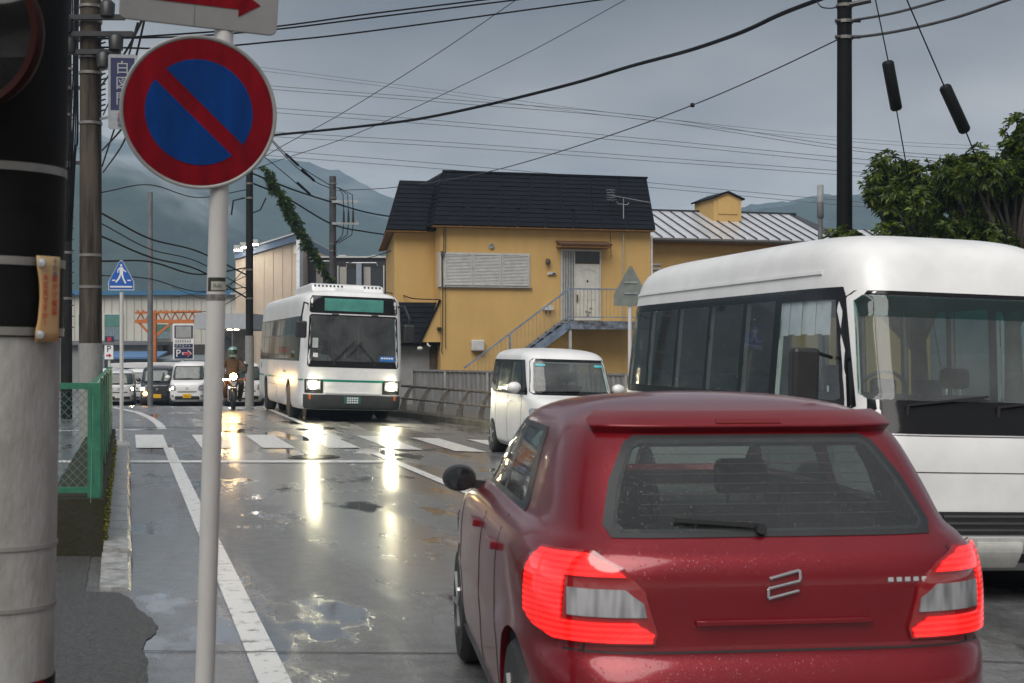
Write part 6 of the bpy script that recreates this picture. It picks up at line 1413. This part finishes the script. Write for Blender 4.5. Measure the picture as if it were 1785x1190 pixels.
# wires of the grey pole behind the bus
for i, (a, m_, b_) in enumerate((((505, 280), (548, 315), (576, 328)), ((498, 268), (520, 288), (574, 322)), ((500, 305), (540, 338), (576, 352)))):
    o = cable(('lowest', 'middle', 'highest')[(i + 1) % 3] + ' of three insulated wires at the grey pole', [(438, a[1] - 75 + i * 12, 50), (a[0], a[1], 52), (m_[0], m_[1], 54), (b_[0], b_[1], 55)], .016)
    MB().tube([P(m_[0] - 22, m_[1] - 20, 53.6), P(m_[0], m_[1], 54)], .05, 8).build('sleeve', CABLE, o)
cable('black service cable passing the grey pole at its lower arm', [(438, 318, 50), (500, 345, 52), (578, 390, 55), (640, 404, 57), (700, 412, 60)], .03)
cable('black service cable passing the grey pole at its upper arm', [(440, 302, 50), (510, 330, 52), (578, 352, 55), (640, 370, 57), (700, 380, 60)], .03)
cable('black cable dropping from the house corner to the left', [(766, 522, 44.2), (720, 520, 44.5), (690, 512, 46), (600, 500, 55)], .018)
cable('wire from the house eave down to the far buildings', [(700, 432, 46), (640, 450, 52), (590, 462, 60), (560, 468, 70)], .016)
# clutter by the left poles
for i, (x0, y0, x1, y1) in enumerate(((262, -10, 178, 290), (250, 30, 176, 150), (240, 40, 180, 200), (232, 190, 178, 262), (300, 95, 240, 275), (228, 215, 180, 300))):
    cable('black bundled cable %s of the brown pole' % ('just right', 'close to the right', 'slanting right', 'low to the right', 'behind the round sign right', 'lowest right')[i], [(x0, y0, 21 + i), ((x0 + x1) / 2 + 6, (y0 + y1) / 2, 25 + 2 * i), (x1, y1, 33 + 3 * i)], .018 + .006 * (i % 2))
for i, xx in enumerate((124, 128, 131, 134)):
    cable('vertical black cable, %s beside the brown pole' % ('first', 'second', 'third', 'fourth')[i], [(xx + 2, -10, 28), (xx + 4 - i, 110, 28), (xx - 2 + i, 240, 28), (xx - 6 + i, 330 - 20 * i, 28.5), (xx - 10, 420, 29)], .022 if i % 2 else .014)
for i, (y0, y1, y2) in enumerate(((372, 430, 480), (390, 448, 505), (412, 462, 520), (335, 336, 322), (455, 470, 458), (480, 500, 492))):
    cable('cable across the misty hillside, %s from the brown pole' % ('first', 'second', 'third', 'highest level', 'lowest level', 'lower level')[i], [(178, y0, 34), (262, y1 - 14, 40), (345, y1 + 8, 46), (432, y2 if i < 3 else y2 + 8, 50)], .016 if i % 2 else .026)
for i, (y0, y1) in enumerate(((460, 520), (478, 506), (505, 540))):
    cable('drop wire sagging %s beside the dark pole left of the bus' % ('high', 'midway', 'low')[i], [(300, y0 + 40, 60), (370, y1, 55), (435, y0, 50)], .014)

# vine climbing a guy wire
vn = thing('vine', 'green vine climbing a slanting wire above the bus', 'plant')
vp_ = [P(458, 288, 50), P(480, 325, 50.5), P(505, 368, 51), P(530, 415, 51.5), P(555, 455, 52), P(580, 495, 52.5), P(600, 540, 53)]
MB().tube(catmull(vp_, 4), .02, 6).build('stem', CABLE, vn)
cl = []
for i, p in enumerate(catmull(vp_[:-1], 12)):
    r_ = .06 + .20 * math.sin(min(1, i / 60 + .08) * math.pi * .9) ** .8
    cl.append((p.x + random.uniform(-.08, .08), p.y + random.uniform(-.1, .1), p.z - random.uniform(0, .12), max(.06, r_ * random.uniform(.5, .9))))
leaf_mass('leaves', leaf_mat('vine_leaf', (.03, .07, .012), (.08, .13, .02)), vn, cl, 700, (.13, .035), 5, 11)

# ================================================================ far buildings
def fbox(x0, x1, y0, y1, Y, depth):   # wall seen front-on between pixel corners
    a, b_ = P(x0, y1, Y), P(x1, y0, Y); return MB().box(a.x, b_.x, Y, Y + depth, a.z, b_.z)
fa = thing('factory_hall', 'long pale factory hall with a blue roof edge below the hill', 'building')
CREAM = M('cream_cladding', (.50, .49, .43), .6, var=.08, scale=.6)
Yf = 105
fbox(60, 450, 514, 720, Yf, 30).build('wall', CREAM, fa)
fbox(55, 455, 506, 514, Yf - .4, 31).build('roof_edge', M('blue_roof_edge', (.03, .13, .24), .5), fa)
for k in range(30):
    x0 = 64 + k * 13; fbox(x0, x0 + .7, 515, 700, Yf - .05, .04).build('cladding_rib', M('cream_rib', (.40, .39, .35), .6), fa)
WGL = M('green_factory_glass', (.06, .17, .14), .12, var=.3, scale=.8)
for (x0, x1, y0, y1) in ((137, 143, 548, 590), (182, 213, 548, 591), (268, 296, 565, 590)):
    f_ = fbox(x0 - 1.2, x1 + 1.2, y0 - 1.2, y1 + 1.2, Yf - .12, .1).build('window', M('window_frame_white', (.55, .55, .53), .5), fa)
    fbox(x0, x1, y0, (y0 + y1) / 2 - .5, Yf - .16, .03).build('pane', WGL, f_)
    fbox(x0, (x0 + x1) / 2 - .4, (y0 + y1) / 2 + .5, y1, Yf - .16, .03).build('pane', M('blue_grey_factory_glass', (.14, .20, .22), .12, var=.2), f_)
    fbox((x0 + x1) / 2 + .4, x1, (y0 + y1) / 2 + .5, y1, Yf - .16, .03).build('pane', M('blue_grey_factory_glass', (.14, .20, .22), .12), f_)
# low sheds in front of it
ls = thing('low_shed', 'low grey shed with a blue awning behind the queue of cars', 'building')
fbox(100, 258, 600, 720, 92, 8).build('wall', M('grey_shed_wall', (.24, .25, .24), .7, var=.12, scale=.7), ls)
fbox(95, 262, 594, 601, 91.5, 9).build('roof', M('grey_shed_roof', (.13, .135, .14), .5), ls)
a, b_ = P(176, 613, 89), P(276, 613, 89)
MB().prism([(89.0, P(0, 622, 89).z), (91.4, P(0, 612, 91.4).z), (91.4, P(0, 612, 91.4).z - .12), (89.0, P(0, 622, 89).z - .12)], a.x, b_.x, 'yz').build('awning', M('blue_awning', (.08, .17, .32), .5, var=.1), ls)
fbox(182, 256, 624, 660, 91.9, .08).build('shop_front', M('dark_shop_front', (.02, .03, .04), .3), ls)
bh = thing('brown_house', 'dark brown walled house right of the orange gantry', 'house')
fbox(258, 420, 600, 720, 96, 10).build('wall', M('dark_brown_wall', (.035, .025, .02), .6, var=.15), bh)
A = P(258, 632, 90); 
MB().prism([(90, P(0, 628, 90).z), (95.9, P(0, 618, 95.9).z), (95.9, P(0, 618, 95.9).z - .1), (90, P(0, 628, 90).z - .1)], A.x, P(420, 0, 90).x, 'yz').build('porch_roof', M('grey_tin', (.20, .23, .24), .4, .3), bh)
fbox(330, 420, 630, 660, 95.9, .08).build('porch_wall', M('olive_wall', (.15, .15, .10), .7), bh)
# long white tarpaulin-like roofs behind the cars
wrf = thing('white_canopy', 'long low white canopy just above the queued cars', 'canopy')
fbox(189, 370, 633, 641, 78, 6).build('roof', M('white_canopy_roof', (.6, .6, .6), .5, var=.05), wrf)
for px in (190, 250, 310, 368): MB().box(P(px, 0, 78.3).x - .06, P(px, 0, 78.3).x + .06, 78.2, 78.32, -1, P(0, 641, 78).z).build('post', STEEL, wrf)
# orange gantry
og = thing('orange_gantry', 'orange steel gantry frame with a truss top', 'gantry')
ORG = M('orange_steel', (.42, .12, .02), .5, .1, var=.15)
oY = 86
def op(x, y, dy=0): return P(x, y, oY + dy)
for dy in (0, 1.4):
    MB().bar(op(268, 545, dy), op(268, 700, dy), .32 if dy == 0 else .25, .3, up=(0, 1, 0)).build('column', ORG, og)
    MB().bar(op(236, 560, dy), op(338, 560, dy), .2, .22).build('lower_chord', ORG, og)
    MB().bar(op(236, 545, dy), op(350, 543, dy), .14, .14).build('upper_chord', ORG, og)
    for k in range(7):
        xa = 238 + k * 15; MB().bar(op(xa, 560, dy), op(xa + 7.5, 545, dy), .07, .07).bar(op(xa + 7.5, 545, dy), op(xa + 15, 560, dy), .07, .07).build('truss_brace', M('rusty_orange', (.25, .075, .02), .6), og)
MB().bar(op(272, 585), op(300, 562), .14, .14).bar(op(264, 585), op(242, 562), .12, .12).build('knee_brace', ORG, og)
for k in range(11): MB().bar(op(240 + k * 10, 541.5, 0), op(240 + k * 10, 541.5, 1.4), .12, .1).build('tie', ORG, og)
# sloped beige shop with flood lamps
bs = thing('beige_shop', 'beige shop building with a slanting blue topped parapet and flood lamps', 'building')
BEI = M('beige_cladding', (.40, .325, .25), .55, var=.08, scale=.5)
Yb = 84
def bp(x, y, d=0): q = P(x, y, Yb); return (q.x, q.z)
MB().prism([bp(411, 720), bp(520, 720), bp(520, 413), bp(411, 451)], Yb, Yb + 16, 'xz').build('wall', BEI, bs)
MB().prism([bp(410, 452), bp(521, 420), bp(521, 407), bp(410, 441)], Yb - .3, Yb + 16.3, 'xz').build('parapet', M('slate_blue_fascia', (.07, .11, .17), .4, var=.1), bs)
MB().prism([bp(409.5, 441), bp(521.5, 406.5), bp(521.5, 404.5), bp(409.5, 438.5)], Yb - .4, Yb + 16.4, 'xz').build('coping', ALU, bs)
MB().prism([bp(518, 720), bp(524, 720), bp(524, 412), bp(518, 412)], Yb - .35, Yb + 1, 'xz').build('white_pilaster', M('white_pilaster', (.6, .62, .64), .5), bs)
for k in range(6): fbox(428 + k * 16, 428.5 + k * 16, 446 - k * 5, 720, Yb - .03, .02).build('cladding_joint', M('beige_joint', (.30, .25, .19), .6), bs)
for px, py in ((415, 432), (426, 427), (443, 422)):
    q = P(px, py, Yb - 1.6)
    fl = MB().bar(q, P(px + 4, py + 8, Yb - .35), .06, .06).box(q.x - .22, q.x + .22, q.y - .15, q.y + .25, q.z - .10, q.z + .16).build('flood_lamp', ALU, bs)
    MB().box(q.x - .19, q.x + .19, q.y - .12, q.y + .2, q.z - .15, q.z - .104).build('lit_panel', M('flood_lit', (1, 1, 1), .5, var=0, em=(1, .95, .85), ems=40), fl)
fbox(512, 517, 426, 441, Yb - .02, .015).build('lit_window_strip', M('pale_strip', (.6, .58, .52), .4), bs)
# dark brown warehouse
dw = thing('brown_warehouse', 'dark brown corrugated warehouse with pale doors behind the bus', 'building')
Yd = 88
DBR = M('dark_brown_cladding', (.035, .027, .026), .6, var=.12, scale=.8)
fbox(524, 720, 449, 720, Yd, 14).build('wall', DBR, dw)
fbox(522, 722, 446, 449, Yd - .2, 14.4).build('coping', ALU, dw)
for k in range(48): fbox(526 + k * 4, 527 + k * 4, 450, 720, Yd - .06, .058).build('cladding_rib', DBR, dw)
for x0, x1 in ((551, 563), (592, 604), (634, 646), (676, 686), (698, 702)): fbox(x0, x1, 465, 600, Yd - .18, .1).build('pale_door', M('greige_door', (.33, .31, .28), .6, var=.08), dw)
for x0, x1 in ((564, 588), (604, 624), (646, 668), (687, 697)): fbox(x0, x1, 468, 600, Yd - .16, .08).build('dark_door', M('blue_black_door', (.02, .025, .03), .35), dw)
for x0 in (588, 624, 668): fbox(x0, x0 + 2, 462, 600, Yd - .25, .15).build('downpipe', ALU, dw)
fbox(621, 630, 458, 600, Yd - .5, .3).build('pale_column', M('blue_grey_column', (.24, .27, .32), .5), dw)
for px in (535, 590, 648): fbox(px, px + 13, 444, 446.5, Yd + 1, 1.2).build('roof_vent', ALU, dw)
MB().tube([P(540, 455, Yd - .3), P(580, 455, Yd - .3), P(584, 458, Yd - .3)], .04, 6).tube([P(604, 465, Yd - .3), P(604, 458, Yd - .3), P(656, 458, Yd - .3), P(658, 463, Yd - .3)], .04, 6).build('pipe', STEEL, dw)
# pale forecourt canopy
cn = thing('forecourt_canopy', 'pale grey flat canopy with ceiling lamps left of the bus', 'canopy')
Yc = 68
fbox(340, 440, 546, 573, Yc, 8).build('fascia', M('pale_grey_fascia', (.36, .38, .40), .5, var=.08), cn)
for px in (396, 408): fbox(px, px + 5, 573.5, 575, Yc + 1.0, .5).build('ceiling_lamp', M('warm_lamp_lit', (1, .9, .7), .4, var=0, em=(1, .78, .5), ems=12), cn)
for px in (404, 432): fbox(px, px + 2, 573, 700, Yc + 3, .3).build('column', STEEL, cn)
fbox(388, 440, 577, 720, Yc + 6, .3).build('shop_window', M('warm_shop_glass', (.14, .11, .09), .15, var=.5, scale=1.5), cn)
MB().lathe([(.32, 0), (.32, -.05), (.2, -.06), (.18, -.03), (.05, -.03), (.05, -.06), (0, -.06)], 20, 'y', P(394, 598, Yc + 5.9)).build('wall_fan', M('dark_print', (.08, .09, .10), .5), cn)
# parking signs
def psign(label, Y, x0, x1, y0, y1, bottom):
    t = thing('parking_sign', label, 'sign', (0, 0, 0)); a, b_ = P(x0, y1, Y), P(x1, y0, Y)
    return t, a, b_
t, a, b_ = psign('small white parking sign with black P and red arrow, left of crosswalk pole', 66, 183, 199, 588, 627, 0)
NV = M('navy_sign_face', (.008, .012, .06), .4); RD = M('bright_red_print', (.42, .02, .04), .5, var=0)
MB().box(P(190, 0, 66).x - .05, P(190, 0, 66).x + .05, 66, 66.1, -1, a.z + .2).build('post', POLEW, t)
MB().box(P(183, 0, 66).x, P(198, 0, 66).x, 65.93, 65.98, P(0, 626, 66).z, P(0, 602, 66).z).build('board', WHITEM, t)
MB().box(P(184, 0, 66).x, P(199, 0, 66).x, 65.93, 65.98, P(0, 596, 66).z, P(0, 586, 66).z).build('board', NV, t)
MB().box(P(188, 0, 66).x, P(195, 0, 66).x, 65.91, 65.925, P(0, 595, 66).z, P(0, 587.5, 66).z).build('red_square', RD, t)
MB().box(P(184, 0, 66).x, P(199, 0, 66).x, 65.93, 65.98, P(0, 600.5, 66).z, P(0, 596.5, 66).z).build('board', M('grey_label', (.16, .15, .14), .6), t)
text('P', .42, NV, t, Vector((P(190.5, 0, 66).x, 65.92, P(0, 608.5, 66).z)))
def arrow(t, cx_, cy_, Y, w_, mat):
    q = P(cx_, cy_, Y); pts = [(-.5, -.13), (.05, -.13), (.05, -.38), (.5, 0), (.05, .38), (.05, .13), (-.5, .13)]
    MB().prism([(q.x + u * w_, q.z + v * w_) for u, v in pts], Y - .09, Y - .075, 'xz').build('arrow', mat, t)
arrow(t, 190.5, 619, 66, .25, RD)
t, a, b_ = psign('tall navy parking sign with white P and red arrow above the boxy car', 63, 303, 337, 565, 626, 0)
MB().box(P(318.5, 0, 63).x - .06, P(318.5, 0, 63).x + .06, 63, 63.12, -1, a.z + .2).build('post', POLEW, t)
MB().box(P(302, 0, 63).x, P(338, 0, 63).x, 62.95, 62.99, P(0, 626, 63).z, P(0, 564, 63).z).build('board', WHITEM, t)
fbox(304, 336, 567, 589, 62.93, .015).build('navy_border', NV, t); fbox(306.5, 333.5, 568.5, 588.5, 62.90, .02).build('grey_panel', M('grey_sign_panel', (.28, .28, .28), .5), t)
fbox(304, 336, 599, 605.5, 62.93, .015).build('navy_panel', NV, t); fbox(304, 336, 607, 624.5, 62.93, .015).build('navy_panel', NV, t)
text('クリエイト', .14, WHITEM, t, Vector((P(320, 0, 63).x, 62.92, P(0, 602.3, 63).z)))
text('P', .46, WHITEM, t, Vector((P(311.5, 0, 63).x, 62.92, P(0, 616, 63).z)))
arrow(t, 327, 616, 63, .42, WHITEM); q = arrow(t, 327, 616, 62.97, .34, RD)
dl = MB()
for k in range(7): dl.box(P(306 + k * 4.1, 0, 63).x, P(308.6 + k * 4.1, 0, 63).x, 62.93, 62.945, P(0, 596.5, 63).z, P(0, 592.5, 63).z)
dl.build('pale_lettering', M('grey_sign_panel', (.28, .28, .28), .5), t)

# ================================================================ hills
HILL = M('forested_hillside', (.030, .05, .022), .95, scale=.05, bump=0, col2=(.010, .020, .010), detail=12, spec=.1)
def fbm(x, y, o_=5):
    v, a = 0, 1
    for k in range(o_):
        f = 2 ** k; v += a * (math.sin(x * f * 1.7 + 1.3 * k + 1.9 * math.sin(y * f * 1.1 + k)) * math.cos(y * f * 1.3 - 2.1 * k + 1.2 * math.sin(x * f * .9)))
        a *= .5
    return v
def hill(name, Y0, depth, ridge, seed, amp):
    xs_ = np.linspace(ridge[0][0], ridge[-1][0], 300); rows = []
    for j, t in enumerate(np.linspace(0, 1, 80)):
        Y = Y0 + depth * t; r_ = []
        for px in xs_:
            yr = np.interp(px, [q[0] for q in ridge], [q[1] for q in ridge]); Yr = Y0 + depth * .75
            zt = max(2, EYE + (HY - yr) * Yr / F); prof = math.sin(min(1, t / .75) * math.pi / 2) ** 1.15 if t <= .75 else 1 - (t - .75) * .8
            X = (px - CX) * Yr / F
            n = fbm(X / 130 + seed, Y / 130) * amp * (.25 + prof * .75) + fbm(X / 22 + seed, Y / 22, 3) * 2.0 + random.uniform(-1.3, 1.3)
            r_.append((X, Y, -1.2 + zt * prof + n * min(1, t * 4)))
        rows.append(r_)
    return structure(MB().grid(rows).build(name, HILL, smooth=180))
hill('hill', 620, 420, [(-900, 330), (-200, 240), (150, 258), (230, 285), (330, 335), (420, 400), (520, 440), (640, 470), (760, 500), (1000, 540)], 1.0, 7)
hill('hill', 900, 500, [(-500, 300), (60, 320), (300, 330), (470, 322), (560, 352), (640, 372), (720, 385), (900, 400), (1130, 395), (1300, 370), (1420, 360), (1500, 350), (1700, 362), (2100, 330), (2700, 380)], 4.2, 8)
hill('hill', 1300, 700, [(-900, 250), (200, 240), (560, 300), (680, 345), (760, 350), (900, 375), (1200, 372), (1500, 340), (1900, 350), (2900, 320)], 7.7, 9)

# ================================================================ low cloud on the hillside
def mist(label, px, py, Y, rx, rz, dens, seed, tilt=0.0):
    me = bpy.data.meshes.new('mist'); bm = bmesh.new(); bmesh.ops.create_icosphere(bm, subdivisions=3, radius=1.0); bm.to_mesh(me); bm.free()
    o_ = link('low_cloud', me, None); o_.location = P(px, py, Y); o_.scale = (rx, rx * .45, rz); o_.rotation_euler = (0, tilt, 0)
    tag(o_, label, None, None, 'stuff')
    m = bpy.data.materials.new('mist'); m.use_nodes = True; t = m.node_tree; t.nodes.remove(t.nodes['Principled BSDF'])
    tc_ = t.nodes.new('ShaderNodeTexCoord'); ln_ = t.nodes.new('ShaderNodeVectorMath'); ln_.operation = 'LENGTH'; t.links.new(tc_.outputs['Object'], ln_.inputs[0])
    fo = t.nodes.new('ShaderNodeMapRange'); fo.inputs[1].default_value = 1.0; fo.inputs[2].default_value = .1; t.links.new(ln_.outputs['Value'], fo.inputs[0])
    n = t.nodes.new('ShaderNodeTexNoise'); n.inputs['Scale'].default_value = 2.2; n.inputs['Detail'].default_value = 4
    mp = t.nodes.new('ShaderNodeMapping'); mp.inputs['Location'].default_value = (seed, seed * 2, 0); t.links.new(tc_.outputs['Object'], mp.inputs[0]); t.links.new(mp.outputs[0], n.inputs['Vector'])
    r = t.nodes.new('ShaderNodeMapRange'); r.inputs[1].default_value = .45; r.inputs[2].default_value = .72; t.links.new(n.outputs['Fac'], r.inputs[0])
    mu = t.nodes.new('ShaderNodeMath'); mu.operation = 'MULTIPLY'; t.links.new(fo.outputs[0], mu.inputs[0]); t.links.new(r.outputs[0], mu.inputs[1])
    m2 = t.nodes.new('ShaderNodeMath'); m2.operation = 'MULTIPLY'; t.links.new(mu.outputs[0], m2.inputs[0]); m2.inputs[1].default_value = dens
    pv_ = t.nodes.new('ShaderNodeVolumePrincipled'); pv_.inputs['Color'].default_value = (.85, .9, .95, 1); t.links.new(m2.outputs[0], pv_.inputs['Density'])
    t.links.new(pv_.outputs[0], t.nodes['Material Output'].inputs['Volume']); me.materials.append(m)
mist('wisp of low cloud across the left hillside', 330, 345, 600, 34, 12, .10, 1.3, R(28))
mist('low cloud hiding the ridge left of the house', 640, 330, 860, 60, 16, .05, 4.1, R(6))
mist('low cloud along the left hilltop', 240, 272, 760, 95, 16, .06, 7.7, R(8))

# ================================================================ haze
hz = MB().box(-1250, 1250, -60, 2120, -4, 250).build('haze', None); hz['kind'] = 'stuff'; hz['label'] = 'thin blue grey rain haze over the valley'
hm_ = bpy.data.materials.new('rain_haze'); hm_.use_nodes = True; t = hm_.node_tree; t.nodes.remove(t.nodes['Principled BSDF'])
pv = t.nodes.new('ShaderNodeVolumePrincipled'); pv.inputs['Color'].default_value = (.58, .78, 1.0, 1); pv.inputs['Density'].default_value = 0.00050; pv.inputs['Anisotropy'].default_value = 0.2
t.links.new(pv.outputs[0], t.nodes['Material Output'].inputs['Volume']); hz.data.materials.append(hm_)
